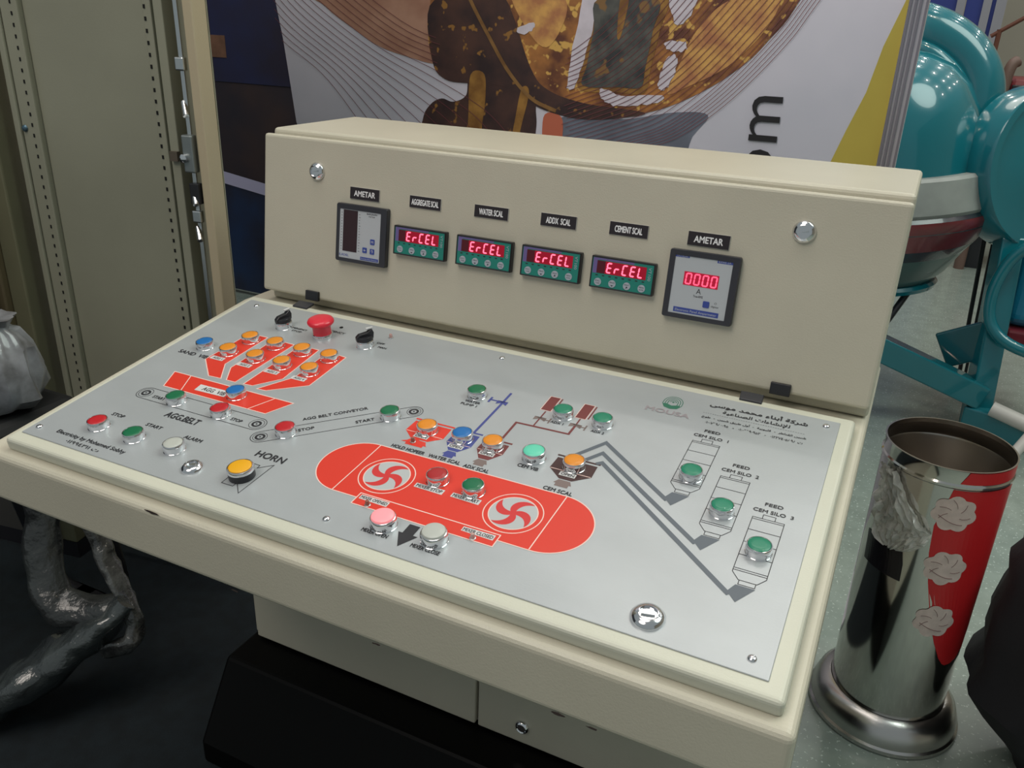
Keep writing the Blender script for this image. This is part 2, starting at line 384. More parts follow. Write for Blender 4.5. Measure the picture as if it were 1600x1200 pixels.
# ------------------------------------------------------------------ electrical cabinet at the left
ca = math.radians(9.03)
MC = Matrix.Translation((-.255, .63, 0)) @ Matrix.Rotation(ca, 4, 'Z')     # local: x right along the door, y into it
cab = empty('electrical_cabinet', None, 'tall cream electrical cabinet with its door open, left of the console', 'cabinet', M=MC @ Matrix.Translation((-.45, .1, 0)))
ZT = 2.05
emit('door_skin', abox(B(), -.452, 0, .030, .033, .05, ZT), CABM, cab, MC)
emit('door_edge', abox(B(), -.021, .0, -.012, .030, .05, ZT), CABE, cab, MC, bevel=.003)
emit('door_edge', abox(B(), -.455, -.440, -.006, .030, .05, ZT), CABM, cab, MC, bevel=.003)
emit('inner_panel', abox(B(), -.396, -.117, .010, .0295, .05, ZT), CABM, cab, MC, bevel=.002)
emit('hole_strip', abox(B(), -.1165, -.098, .002, .0295, .05, ZT), CABM, cab, MC, bevel=.002)
emit('hole_strip', abox(B(), -.4385, -.3965, -.002, .0295, .05, ZT), CABM, cab, MC, bevel=.003)
emit('channel', abox(B(), -.0885, -.069, -.004, .0295, .05, ZT), CABM, cab, MC, bevel=.002)
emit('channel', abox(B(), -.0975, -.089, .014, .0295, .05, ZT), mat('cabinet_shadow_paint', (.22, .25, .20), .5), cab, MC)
for (hx, w_, hy, z0, z1) in ((-.1115, .0042, .0015, .1, 2.0), (-.4115, .0036, -.0025, .1, 2.0)):
    zz = z0
    hb = abox(B(), -w_ / 2, w_ / 2, -.0004, .0004, -.0035, .0035); first = None
    while zz < z1:
        if first is None: first = emit('punched_hole', hb, HOLE, cab, MC @ Matrix.Translation((hx, hy, zz)))
        else:
            o = first.copy(); link(o, cab, MC @ Matrix.Translation((hx, hy, zz)))
        zz += .0206
lk = emit('lock_rod', abox(B(), -.043, -.034, -.008, -.004, .2, 1.9), ZINC, cab, MC, bevel=.001)
for z_ in (1.18, .90): emit('rod_guide', abox(B(), -.048, -.028, -.016, -.003, z_ - .012, z_ + .012), ZINC, lk, MC, bevel=.003)
for z_ in (1.10, .935, .865):
    bm = B(); rod(bm, (-.044, -.006, z_ + .012), (-.030, -.022, z_ - .010), .006, 12); emit('rod_roller', bm, CHROME, lk, MC, smooth=True)
lt = emit('latch', abox(B(), -.050, -.026, -.020, -.003, .985, 1.055), mat('dull_zinc', (.30, .33, .33), .4, metal=.8), cab, MC, bevel=.003)
bm = B(); lathe(bm, [(0, 0), (.008, 0), (.008, .008), (0, .012)], M=Matrix.Translation((-.046, -.018, 1.012)) @ Matrix.Rotation(PI / 2, 4, 'X'), seg=20); emit('latch_boss', bm, CHROME, lt, MC, smooth=True)
bm = B(); abox(bm, -.085, -.068, -.012, -.002, 1.003, 1.021); emit('catch_plate', bm, mat('brown_plastic', (.10, .08, .06), .5), lt, MC)
emit('lock_case', abox(B(), -.045, -.024, -.018, -.003, .925, .965), BLACKP, cab, MC, bevel=.002)
bm = B(); lathe(bm, [(0, 0), (.007, 0), (.005, .003), (0, .004)], M=Matrix.Translation((-.431, -.003, 1.04)) @ Matrix.Rotation(PI / 2, 4, 'X'), seg=16); emit('blue_screw', bm, mat('blue_zinc', (.12, .2, .26), .4, metal=.8), cab, MC, label='bluish screw head')
# cabinet body that the door belongs to, seen past its left edge
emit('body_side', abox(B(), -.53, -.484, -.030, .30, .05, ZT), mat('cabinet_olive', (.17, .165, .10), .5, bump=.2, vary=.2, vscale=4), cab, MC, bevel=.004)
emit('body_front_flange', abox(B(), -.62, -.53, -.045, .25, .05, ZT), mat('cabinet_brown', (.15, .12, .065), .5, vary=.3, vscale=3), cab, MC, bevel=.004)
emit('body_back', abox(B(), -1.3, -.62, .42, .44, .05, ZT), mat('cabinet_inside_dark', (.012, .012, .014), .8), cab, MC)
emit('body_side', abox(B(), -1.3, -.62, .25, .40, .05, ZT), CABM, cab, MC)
emit('plinth', abox(B(), -1.3, -.485, -.03, .44, 0.0065, .05), BLACKP, cab, MC)
emit('hinge', abox(B(), -.484, -.456, .0, .02, 1.55, 1.62), ZINC, cab, MC); emit('hinge', abox(B(), -.484, -.456, .0, .02, .35, .42), ZINC, cab, MC)

# ------------------------------------------------------------------ wrapped chair and the bag lying on it
WRAP = mat('clear_wrap_over_black', (.040, .046, .045), .28, bump=1.0, bscale=45, bdist=.006, col2=(.020, .021, .022), vscale=9, coat=.5)
WRAPL = mat('crinkled_clear_wrap', (.050, .060, .060), .16, bump=1.0, bscale=55, bdist=.006, col2=(.018, .022, .024), vscale=14, coat=1., stretch=(1, .5, 1))
ch = empty('wrapped_chair', (-.55, .25, .0065), 'black chair with its frame still in clear plastic wrap, left of the console', 'chair')
bm = B(); abox(bm, -.80, -.425, .02, .40, .50, .572); emit('seat', bm, mat('black_upholstery', (.008, .008, .009), .7), ch, bevel=.03, seg=4)
bm = B(); abox(bm, -.86, -.78, .04, .48, .52, 1.0); emit('backrest', bm, MATS['black_upholstery'], ch, bevel=.03, seg=4)
def rough(bm, a, sc=30):
    from mathutils import noise
    for v in bm.verts: v.co += noise.noise_vector(v.co * sc) * a
    return bm
bm = B(); tube(bm, [(-.44, .30, .505), (-.412, .268, .43), (-.40, .246, .355), (-.385, .225, .285), (-.345, .207, .232), (-.29, .225, .218), (-.235, .25, .225)], .034, 18, squash=.6)
emit('frame_loop', rough(bm, .009, 20), WRAP, ch, smooth=True)
bm = B(); tube(bm, [(-.62, .02, -.0), (-.50, .055, .022), (-.402, .098, .065), (-.31, .18, .145), (-.25, .235, .205), (-.215, .262, .245)], .050, 22, squash=.65, rfun=lambda t: .62 + .55 * math.sin(PI * min(1, t * 1.05)), smooth=10)
for v in bm.verts: v.co.z = max(v.co.z, .0065)
rough(bm, .012, 22)
for v in bm.verts: v.co.z = max(v.co.z, .0065)
emit('leg', bm, WRAPL, ch, smooth=True)
bm = B(); tube(bm, [(-.43, .33, .515), (-.35, .31, .50), (-.318, .29, .42), (-.300, .284, .345), (-.262, .275, .285), (-.215, .262, .225), (-.196, .255, .190), (-.205, .235, .165), (-.245, .214, .150)], .019, 14, squash=.6)
emit('strap', rough(bm, .008, 35), mat('crinkled_strap', (.10, .105, .10), .2, bump=1.0, bscale=60, bdist=.006, col2=(.02, .02, .02), vscale=30, coat=1.), ch, smooth=True, label='crinkled clear plastic strap hanging in a loop')
bm = B(); tube(bm, [(-.44, .40, .5), (-.46, .42, .3), (-.48, .44, .03), (-.70, .44, .02), (-.74, .40, .3), (-.74, .36, .5)], .013, 10)
for v in bm.verts: v.co.z = max(v.co.z, .0065)
emit('leg', bm, BLACKP, ch, smooth=True)
bm = B(); rod(bm, (-.74, .12, .5), (-.78, .08, .016), .014); emit('leg', bm, BLACKP, ch, smooth=True)
BAGM = mat('translucent_white_bag', (.34, .35, .38), .3, bump=.8, bscale=30, col2=(.12, .12, .125), vscale=16, coat=.6)
bm = B(); lathe(bm, [(0, 0), (.075, .0), (.094, .025), (.098, .07), (.085, .12), (.062, .155), (.045, .165), (.052, .180), (.058, .186), (.03, .190), (0, .186)], c=(0, 0, 0), seg=48)
for v in bm.verts:
    a = math.atan2(v.co.y, v.co.x); k = 1 + .08 * math.sin(5 * a + v.co.z * 40) + .05 * math.sin(11 * a)
    v.co = Vector((-.497 + v.co.x * k * .80, .285 + v.co.y * k * .80, .582 + v.co.z * .90))
tag(emit('plastic_bag', rough(bm, .010, 24), BAGM, smooth=True), 'translucent white plastic bag tied at its neck on the black chair', 'bag')

# ------------------------------------------------------------------ the control console
con = empty('control_console', (.46, .4, 0), 'cream steel control console with sloping button panel and raised meter box', 'control panel')
MYZ = Matrix(((0, 0, 1, 0), (1, 0, 0, 0), (0, 1, 0, 0), (0, 0, 0, 1)))      # (y, z, x) profile to world
emit('plinth', prism(B(), [(.20, .0065), (.20, .055), (.283, .187), (.70, .187), (.70, .0065)], .0, .97, MYZ), mat('black_gloss_plinth', (.003, .003, .003), .4, spec=.1), con, bevel=.006)
ped = emit('pedestal', abox(B(), .0, .97, .362, .70, .187, .70), CREAM, con, bevel=.003)
emit('pedestal_door', abox(B(), .016, .481, .348, .361, .192, .662), CREAM, con, bevel=.003)
pd = emit('pedestal_door', abox(B(), .486, .955, .348, .361, .192, .662), CREAM, con, bevel=.003)
MF = Matrix.Translation((.568, .348, .228)) @ Matrix.Rotation(PI / 2, 4, 'X')
CAMP = [(0, -.001), (.0125, -.001), (.0125, .002), (.0115, .0045), (.0085, .0065), (.0070, .0050), (0, .0050)]
emit('door_lock', lathe(B(), CAMP, seg=28), CHROME, pd, MF, smooth=True)
# desk body
emit('desk_body', prism(B(), [(-.030, .676), (-.030, .7465), (.46, .815), (.72, .815), (.72, .676)], -.047, .9705, MYZ), CREAM, con, bevel=.008, seg=4)
emit('desk_lid', abox(B(), -12 * mm, 957 * mm, -18 * mm, 452 * mm, -21 * mm, -1.5 * mm), CREAM_LIT, con, MP, bevel=.006, seg=4)
emit('button_panel', abox(B(), 0, .940, 0, .434, -1.6 * mm, 0), PLATE, con, MP, bevel=.0005, seg=1)
# meter box
emit('meter_box_body', prism(B(), [(.492, .816), (.527, 1.0986), (.752, 1.0986), (.752, .816)], -.0095, .9685, MYZ), CREAM, con, bevel=.006, seg=3)
emit('meter_box_door', abox(B(), -.0100, .9685, .0, .2586, -.0175, 0), CREAM, con, MB, bevel=.005, seg=3)
# hinges
for hu in (96, 828):
    h = emit('hinge', prism(B(), [(hu - 15, 441), (hu + 14, 441), (hu + 13, 462), (hu - 17, 462)], -3, 1.2, SC), FRAMEP, con, MP, bevel=.001)
for hx in (97, 858): emit('hinge', abox(B(), (hx - 13) * mm, (hx + 13) * mm, -2 * mm, 14 * mm, -.001, .005), BLACKP, con, MB, bevel=.001)
# locks on the meter box door
for hx, hh in ((99, 207.5), (851, 210)):
    l_ = emit('door_lock', lathe(B(), [(0, 0), (14.5, 0), (14.5, 2), (12.5, 5), (9.5, 7), (8.4, 7.4), (8.4, 5.4), (0, 5.4)], seg=32, M=SC), CHROME, con, MB @ Matrix.Translation((hx * mm, hh * mm, 0)), smooth=True)
    emit('lock_core', prism(B(), circ((0, 0), 6, 3, .4), 5.3, 6.6, SC), ZINC, l_, MB @ Matrix.Translation((hx * mm, hh * mm, 0)))
# small paint chips along the edges
CHIP = mat('bare_metal_chip', (.05, .035, .03), .7)
for j, (x0, z0, s_) in enumerate(((.255, .7335, 1), (.37, .666, .4), (.765, .668, .8), (.80, .667, .5), (.56, .668, .5))):
    pts = [(x0 + .012 * s_ * math.cos(a) * random.uniform(.6, 1.2), z0 + .0022 * s_ * math.sin(a) * random.uniform(.5, 1.3)) for a in [k * PI / 6 for k in range(12)]]
    emit('paint_chip', prism(B(), [(a_, b_ + .010) for a_, b_ in pts], .0300, .0304), CHIP, con, Matrix.Rotation(PI / 2, 4, 'X'))

# ---- printed panel graphics (thin printed layers on the plate), in millimetres
def P_(name, polys, n, m_, label=None):
    bm = B()
    for p in polys: flat(bm, p, n)
    return emit(name, bm, m_, con, MP @ SC, label=label)
def L_(name, lines, wd, n, m_, label=None):
    bm = B()
    for l in lines:
        cl = l[0] == 'c'; pline(bm, l[1] if cl else l, wd, n, cl)
    return emit(name, bm, m_, con, MP @ SC, label=label)
def rect(x0, x1, y0, y1): return [(x0, y0), (x1, y0), (x1, y1), (x0, y1)]
bins = [[(84, 334), (120, 334), (118, 243), (142, 208), (120, 207), (80, 243)],
        [(133, 333), (173, 331), (168, 208), (152, 208), (133, 238)],
        [(183, 333), (218, 332), (224, 242), (197, 210), (182, 209)],
        [(234, 333), (269, 329), (270, 242), (223, 207), (208, 206), (236, 252)]]
for b_ in bins:
    P_('bin_graphic', [b_], .15, REDI); L_('graphic_outline', [('c', b_)], 1.4, .25, PALEI)
hop = [(66, 197), (280, 196), (262, 160), (82, 160)]
P_('trough_graphic', [hop], .15, REDI); L_('graphic_outline', [('c', hop), [(97, 197), (114, 160)], [(249, 196), (232, 160)]], 1.4, .25, PALEI)
for u in (96, 147, 197, 245): P_('white_label', [rect(u - 13, u + 11, 247.5, 256.5)], .35, WHITEI)
P_('white_label', [[(130, 169), (182, 170.5), (180, 185), (128, 184)]], .35, WHITEI)
def stadium(c0, c1, r):
    a = math.atan2(c1[1] - c0[1], c1[0] - c0[0])
    return circ(c0, r, 16, a + PI / 2, a + 3 * PI / 2) + circ(c1, r, 16, a - PI / 2, a + PI / 2)
for c0, c1, r in (((74, 136.5), (268, 136.5), 13), ((292, 115), (438, 243), 12)):
    L_('belt_graphic', [('c', stadium(c0, c1, r))], .9, .20, BLACKI)
    for c in (c0, c1):
        bm = B(); pline(bm, circ(c, r - 3, 30), .7, .2, True); pline(bm, circ(c, 5.2, 24), 3.0, .2, True); flat(bm, circ(c, 1.4, 10), .2)
        emit('roller_graphic', bm, BLACKI, con, MP @ SC)
# mixer
mx = circ((441, 112.5), 48, 30, PI / 2, 3 * PI / 2, 48.5) + circ((687, 112.5), 49, 30, -PI / 2, PI / 2, 48.5)
P_('mixer_graphic', [mx], .15, REDI); P_('mixer_gate_graphic', [rect(474, 650, 53, 72.5)], .26, REDI)
L_('graphic_outline', [('c', mx)], 1.3, .24, PALEI)
L_('graphic_outline', [[(440, 64), (442, 161)], [(686, 65), (688, 161)], [(474, 53), (474, 72.5), (650, 72.5), (650, 53), (474, 53.0)]], 1.3, .30, PALEI)
for c in ((483, 111.5), (646, 110.5)):
    L_('graphic_outline', [('c', circ(c, 33, 60)), ('c', circ(c, 27, 60))], 1.2, .30, PALEI)
    P_('rotor_disc_graphic', [circ(c, 26.5, 48)], .34, mat('pale_grey_ink', (.47, .49, .50), .5))
    bm = B()
    for k in range(4):
        tip = math.radians(50) + k * PI / 2; L1, R1, cen = [], [], []
        for j in range(15):
            t = j / 14; r = 26.5 * t; a = tip + math.radians(66) * (1 - t ** 1.6)
            cen.append(Vector((c[0] + r * math.cos(a), c[1] + r * math.sin(a))))
        for j in range(14):
            t = j / 14; d = (cen[j + 1] - cen[j]).normalized(); w_ = 2.2 + 2.6 * math.sin(PI * min(1, t * 1.0)) if t < .5 else 4.8 * math.sin(PI * t) ** .8
            L1.append((cen[j].x - d.y * w_, cen[j].y + d.x * w_)); R1.append((cen[j].x + d.y * w_, cen[j].y - d.x * w_))
        L1.append(tuple(cen[14])); R1.append((cen[14].x + .2, cen[14].y))
        vs = [bm.verts.new((*p, .40 + k * .012)) for p in L1]; ws = [bm.verts.new((*p, .40 + k * .012)) for p in R1]
        for j in range(14): bm.faces.new((vs[j], vs[j + 1], ws[j + 1], ws[j]))
    emit('rotor_graphic', bm, mat('rotor_red_ink', (.62, .035, .035), .45), con, MP @ SC)
for x0, x1, y0, y1 in ((522, 559, 106, 115), (569, 605, 107, 116), (477, 514, 62.5, 71), (608, 646, 61.5, 70)):
    P_('white_label', [[(x0, y0 + .8), (x1, y0), (x1, y1), (x0, y1 - .6)]], .36, WHITEI)
P_('arrow_graphic', [[(553.5, 49), (566.5, 49), (566.5, 34), (572, 34), (560, 13.5), (548.5, 34), (553.5, 34)]], .30, BLACKI)
# small weighing hoppers
def hopper(name, c, w2, top, mid, bot, bw, ink, nk):
    b_ = [(c - w2, top), (c + w2, top), (c + w2 + 1, mid), (c + bw, bot), (c - bw, bot), (c - w2 - 1, mid)]
    P_(name, [b_], .16, ink); P_(name, [rect(c - w2 - 2, c + w2 + 2, top + 3, top + 6)], .16, ink)
    L_('graphic_outline', [[(c - w2, mid), (c + w2, mid)]], .9, .26, PALEI)
    P_('neck_graphic', [rect(c - bw, c + bw, bot - 14, bot - 9), [(c - bw - 3, bot - 9), (c + bw + 3, bot - 9), (c + bw - 1, bot - 1.5), (c - bw + 1, bot - 1.5)]], .16, nk)
    P_('white_label', [rect(c - 11, c + 9, mid - 9.5, mid - 2)], .36, WHITEI)
hopper('hold_hopper_graphic', 478, 26, 226, 203, 190, 12, REDI, REDI)
P_('hold_hopper_graphic', [[(458, 180), (495, 180), (476, 191)]], .2, REDI)
hopper('water_hopper_graphic', 528, 16, 226, 201, 186, 6.5, BLUEI, BLUEI)
hopper('additive_hopper_graphic', 569.5, 16.5, 223, 203, 186, 6.5, BROWNI, TAUPEI)
hopper('cement_hopper_graphic', 674, 25, 226, 203.5, 188, 8, DBROWNI, TAUPEI)
L_('water_pipe_graphic', [[(533, 231), (534, 300), (534, 335)]], 3.4, .20, BLUEI)
P_('valve_graphic', [[(526, 303), (541, 312), (541, 303), (526, 312)], rect(514, 530, 308.5, 311)], .28, BLUEI)
P_('valve_graphic', [rect(514, 517, 303, 316)], .28, BLUEI)
L_('additive_pipe_graphic', [[(571, 226), (571, 273.5), (641.5, 275.5), (642, 296)]], 3.2, .20, BROWNI)
L_('additive_pipe_graphic', [[(594, 276), (594.5, 312)], [(642, 296), (642, 315)]], 2.0, .22, BROWNI)
for u, v in ((594.5, 293), (642, 296)): P_('valve_graphic', [[(u - 8, v - 4), (u + 8, v + 4), (u + 8, v - 4), (u - 8, v + 4)], rect(u + 4, u + 14, v - 1, v + 1), rect(u + 12.5, u + 14.5, v - 6, v + 6)], .28, TAUPEI)
for u in (586, 634): P_('tank_graphic', [rect(u, u + 14.5, 314, 349), rect(u + 16.2, u + 18.2, 316, 348)], .2, BROWNI); L_('graphic_outline', [('c', rect(u, u + 14.5, 314, 349))], .8, .26, PALEI)
# cement feed pipes and silos
L_('feed_pipe_graphic', [[(663, 233), (690.5, 276.5), (790, 199)]], 5.6, .20, GREYI)
L_('feed_pipe_graphic', [[(681, 234), (694.5, 254.5), (837, 143)]], 5.6, .21, GREYI)
L_('feed_pipe_graphic', [[(695, 231), (700.5, 236), (885, 86)]], 5.6, .22, GREYI)
for k in range(3):
    du, dv = 48.3 * k, -56.8 * k
    S_ = lambda pts: [(a + du, b + dv) for a, b in pts]
    P_('feed_foot_graphic', [S_([(785.5, 203.5), (791, 215.5), (810, 215.5), (796, 192)])], .26, GREYI)
    L_('silo_graphic', [('c', S_([(784, 324), (817, 324), (817, 236), (784, 236)])), S_([(784, 321), (817, 321)]), S_([(794, 324), (794, 331), (807, 331), (807, 324)]),
                        S_([(784, 302), (817, 302)]), S_([(784, 281), (817, 281)]), S_([(784, 260), (817, 260)]), S_([(784, 239), (817, 239)]),
                        S_([(784, 236), (784, 233), (792, 223), (810, 223), (817, 233), (817, 236)]), S_([(793, 223), (793, 217), (809, 217), (809, 223)])], .8, .2, BLACKI)
# logo
bm = B()
for r in (12.4, 9.4, 6.4, 3.8): pline(bm, circ((737.5, 398), r, 20, 0, PI, r * 1.15), 1.0, .2)
for s_ in (-1, 1):
    for r in (12.4, 9.4, 6.4): pline(bm, [(737.5 + s_ * r, 398), (737.5 + s_ * r, 391.5)], 1.0, .2)
flat(bm, circ((737.5, 398.5), 1.6, 12), .2)
flat(bm, [(725, 391.5), (730, 393), (737.5, 390), (745, 393), (750, 391.5), (746, 384), (737.5, 381.5), (729, 384)], .21)
emit('arch_logo', bm, GREENI, con, MP @ SC)
L_('horn_graphic', [('c', [(314.5, 22.2), (331, 22.4), (331.5, 29.5), (346.2, 14.8), (348.5, 74.2), (333.5, 61.5), (333, 67), (315, 67)])], .9, .2, BLACKI)

# ---- lettering on the plate
def T(s, u, v, ln, cap, rot=0., m_=BLACKI, bold=.016, shear=0., align='L', n=.45, keep=False):
    bm = B(); text_mesh(bm, s, u, v, ln, cap, n, rot, shear, align, bold, keep); return emit('lettering', bm, m_, con, MP @ SC)
T('SAND  VIB', 25, 248, 55, 8.5); T('AGG  VIB', 139, 177, 39, 8.0); T('START', 91, 133.5, 21, 6); T('AGG.BELT', 142, 108, 56, 12); T('STOP', 229, 133, 18, 6)
T('STOP', 75, 79, 21, 6.2); T('START', 137, 78.5, 26, 6.2); T('ALARM', 204, 77, 28, 6.6); T('HORN', 313, 86, 42, 11.5)
T('Electricity by Mohamed Sobhy', 43, 20.5, 119, 6.6, bold=.014); T(arabic('ت ٠١١٩٩٤٣١١'), 72, 9, 57, 5.6, keep=True, bold=.012)
ra = math.atan2(226 - 171, 378 - 318)
T('AGG BELT CONVEYOR', 316, 169, 84, 6.2, ra); T('STOP', 327, 146, 20, 6.2, ra); T('START', 383, 191, 24, 6.2, ra)
T('HOLD HOPEER', 454, 167, 46, 6.3); T('WATER SCAL', 506, 167, 43, 6.3); T('ADX SCAL', 554.5, 166, 33, 6.3); T('CEM VIB', 612, 193, 26, 6.3); T('CEM SCAL', 657, 166, 35, 6.3)
T('MIXER OPEN', 511, 21.5, 32, 5.8); T('MIXER CLOSE', 572, 21.5, 34, 5.8)
T('MIXER STOP', 524, 110.8, 33, 5.6, bold=.016); T('MIXER START', 571, 111.7, 32, 5.6, bold=.016); T('MIXER OPENED', 478.5, 67, 34, 5.0, bold=.016); T('MIXER CLOSED', 609.5, 65.8, 35, 5.2, bold=.016)
for k, u in enumerate((96, 147, 197, 245)): T('AGG %d' % (k + 1), u - 9, 252, 17, 5)
for u, v in ((478, 203), (528, 201), (569.5, 203), (674, 203.5)): T('OPEN', u - 9, v - 5.8, 16, 4.6)
for k in range(3):
    du, dv = 48.3 * k, -56.8 * k
    T('FEED', 792 + du, 350 + dv, 19, 5.6); T('CEM SILO  %d' % (k + 1), 782 + du, 337.5 + dv, 42, 5.8)
T('WATER', 486, 294.5, 22, 5); T('PUMP 1', 484, 286.5, 23, 5); T('ADX 1', 610, 293, 17, 5); T('ADX 2', 664, 294, 17, 5)
T('EMERGENCY', 131, 377, 30, 4.6); T('STOP', 138, 369, 18, 4.6); T('IN', 99, 377, 7, 5); T('EMERGENCY', 176, 391, 46, 5.2); T('OFF', 285, 386, 13, 5); T('MAN', 294, 375.5, 14, 5)
T('MOUSA', 709, 373, 57, 9.5, m_=LGREYI, bold=.02)
T(arabic('شركة أبناء محمد موسى'), 783, 413, 121, 12, keep=True, bold=.016); T(arabic('للإنشاءات الصناعية'), 802, 398.5, 83, 9.5, keep=True, bold=.012)
T(arabic('شبين القناطر  -  قليوبية  -  أول طريق شبين  -  طوخ'), 780, 381, 127, 7, keep=True, bold=.010)
T(arabic('ت ٠١٢٢٧٤٠٥٨٩٨   -   ٠١٠٠٦٦٩٠٩٥٢   -   ٠١٠٠٧٦٩٨٠٠٩٥'), 787, 369.5, 118, 5, keep=True, bold=.010)
L_('dotted_rule', [[(779 + 3 * k, 390.5), (780.6 + 3 * k, 390.5)] for k in range(42)], .5, .3, BLACKI)

# ---- push buttons, switches, lamps, screws
def lens(name, col, emit_=0., col2=None): return mat(name, col, .36, coat=.15, emit=emit_, vary=.05, vscale=60)
LENS = dict(orange=lens('orange_lens', (.78, .27, .015)), blue=lens('blue_lens', (.008, .15, .45)), green=lens('green_lens', (.005, .15, .062)), teal=lens('bright_green_lens', (.01, .22, .125)),
            red=lens('red_lens', (.52, .012, .02)), crimson=lens('dull_red_lens', (.42, .02, .022)), white=lens('clear_lens', (.50, .52, .48)), yellow=lens('yellow_lens', (.85, .42, .01)),
            mint=lens('lit_green_lens', (.12, .60, .42), .12), pink=lens('lit_red_lens', (1.0, .30, .33), .50))
BEZ = [(0, 0), (13.6, 0), (13.6, .8), (13.0, 1.2), (13.4, 7.0), (13.2, 9.6), (12.6, 10.8), (11.8, 11.0), (11.4, 10.4), (11.4, 8), (0, 8)]
LEN = [(11.3, 8.0), (11.3, 10.7), (10.6, 11.3), (6, 11.6), (0, 11.7)]
bez_me = {}
def button(u, v, colour, words_, k=1.0, dome=0):
    M = MP @ Matrix.Translation((u * mm, v * mm, 0)) @ SC @ Matrix.Scale(k, 4)
    root = empty('push_button', None, '%s push button in a chrome ring, %s' % (colour_name[colour], words_), None, parent=con, M=MP @ Matrix.Translation((u * mm, v * mm, 0)))
    key = ('b', colour, dome)
    if key not in bez_me:
        a = emit('bezel', lathe(B(), BEZ, seg=40), CHROME, root, M, smooth=True)
        LP = LEN if not dome else [(11.7, 8.0), (11.8, 11.4), (11.0, 12.8), (9, 13.5), (5, 13.9), (0, 14.0)]
        b = emit('lens', lathe(B(), LP, seg=40), LENS[colour], root, M, smooth=True)
        bez_me[key] = (a, b)
    else:
        for s_ in bez_me[key]:
            o = s_.copy(); link(o, root, M)
    return root
colour_name = dict(orange='orange', blue='blue', green='dark green', teal='green', red='red', crimson='dull red', white='clear white', yellow='yellow', mint='lit mint green', pink='lit pale red')
button(53, 272, 'blue', 'above the SAND VIB lettering')
for k, u in enumerate((103, 151, 201, 250)): button(u, 315.5, 'orange', 'upper row on red bin graphic %d' % (k + 1))
for k, u in enumerate((99, 150, 199, 248)): button(u, 272, 'orange', 'above the AGG %d label' % (k + 1))
button(196, 180, 'blue', 'beside the AGG VIB label')
button(131, 136, 'green', 'START of the AGG.BELT graphic'); button(209, 136, 'red', 'STOP of the AGG.BELT graphic')
button(317, 135, 'red', 'STOP of the belt conveyor graphic'); button(417, 220, 'green', 'START of the belt conveyor graphic')
button(84, 49, 'red', 'front row, beside STOP'); button(148, 48, 'green', 'front row, beside START'); button(214, 50, 'white', 'front row, beside ALARM')
button(495, 311, 'green', 'above WATER PUMP 1'); button(478, 211, 'orange', 'above HOLD HOPEER'); button(527, 213, 'blue', 'above WATER SCAL'); button(569, 213, 'orange', 'above ADX SCAL')
button(624, 212, 'mint', 'above CEM VIB', 1.08); button(674, 214.5, 'orange', 'above CEM SCAL'); button(619, 311.5, 'teal', 'between the two maroon tanks'); button(672, 312.5, 'teal', 'right of the maroon tanks')
button(542, 127, 'crimson', 'above MIXER STOP'); button(589, 126, 'green', 'above MIXER START')
button(529, 36, 'pink', 'above MIXER OPEN', 1.1, 1); button(591, 37, 'white', 'above MIXER CLOSE', 1.1, 1)
button(802, 251, 'teal', 'on the first silo graphic'); button(849, 203, 'teal', 'on the second silo graphic'); button(898, 156, 'teal', 'on the third silo graphic')
# horn button: yellow cap, black collar
hb = empty('horn_button', None, 'yellow push button on a black collar, below HORN', parent=con, M=MP @ Matrix.Translation((.328, .042, 0)))
Mh = MP @ Matrix.Translation((.328, .042, 0)) @ SC
emit('collar', lathe(B(), [(0, 0), (15.5, 0), (15.5, 9), (15, 9.6), (0, 9.6)], seg=40), BLACKP, hb, Mh, smooth=True)
emit('bezel', lathe(B(), [(0, 9.4), (16, 9.4), (16.2, 11.8), (15.4, 13.6), (14, 14), (13.6, 12.6), (0, 12.6)], seg=40), CHROME, hb, Mh, smooth=True)
emit('lens', lathe(B(), [(13.4, 12.4), (13.2, 14.4), (11, 15.2), (0, 15.8)], seg=40), LENS['yellow'], hb, Mh, smooth=True)
# selector switches
for u, v, ang, wd in ((120, 373, 1.25, 'at the back left, before the emergency stop'), (274, 371, .95, 'right of the emergency stop')):
    M0 = MP @ Matrix.Translation((u * mm, v * mm, 0)); Ms = M0 @ SC
    r = empty('selector_switch', None, 'black selector knob with white pointer, ' + wd, parent=con, M=M0)
    emit('bezel', lathe(B(), BEZ[:8] + [(0, 11.6)], seg=40), CHROME, r, Ms, smooth=True)
    bm = B(); lathe(bm, [(0, 11), (12, 11), (12, 15), (10.5, 17), (0, 17)], seg=32); emit('knob_base', bm, BLACKP, r, Ms, smooth=True)
    Mk = Ms @ Matrix.Rotation(ang, 4, 'Z')
    bm = B(); prism(bm, [(-13, 11), (13, 11), (14.5, 20), (12, 27), (5, 22), (-8, 21), (-13, 17)], -4, 4, Matrix(((1, 0, 0, 0), (0, 0, 1, 0), (0, 1, 0, 0), (0, 0, 0, 1))))
    kb = emit('knob_grip', bm, BLACKP, r, Mk, bevel=1.2)
    emit('pointer', abox(B(), 4, 14, -1.6, 1.6, 26.2, 28.2), mat('white_plastic', (.7, .7, .7), .4), kb, Mk)
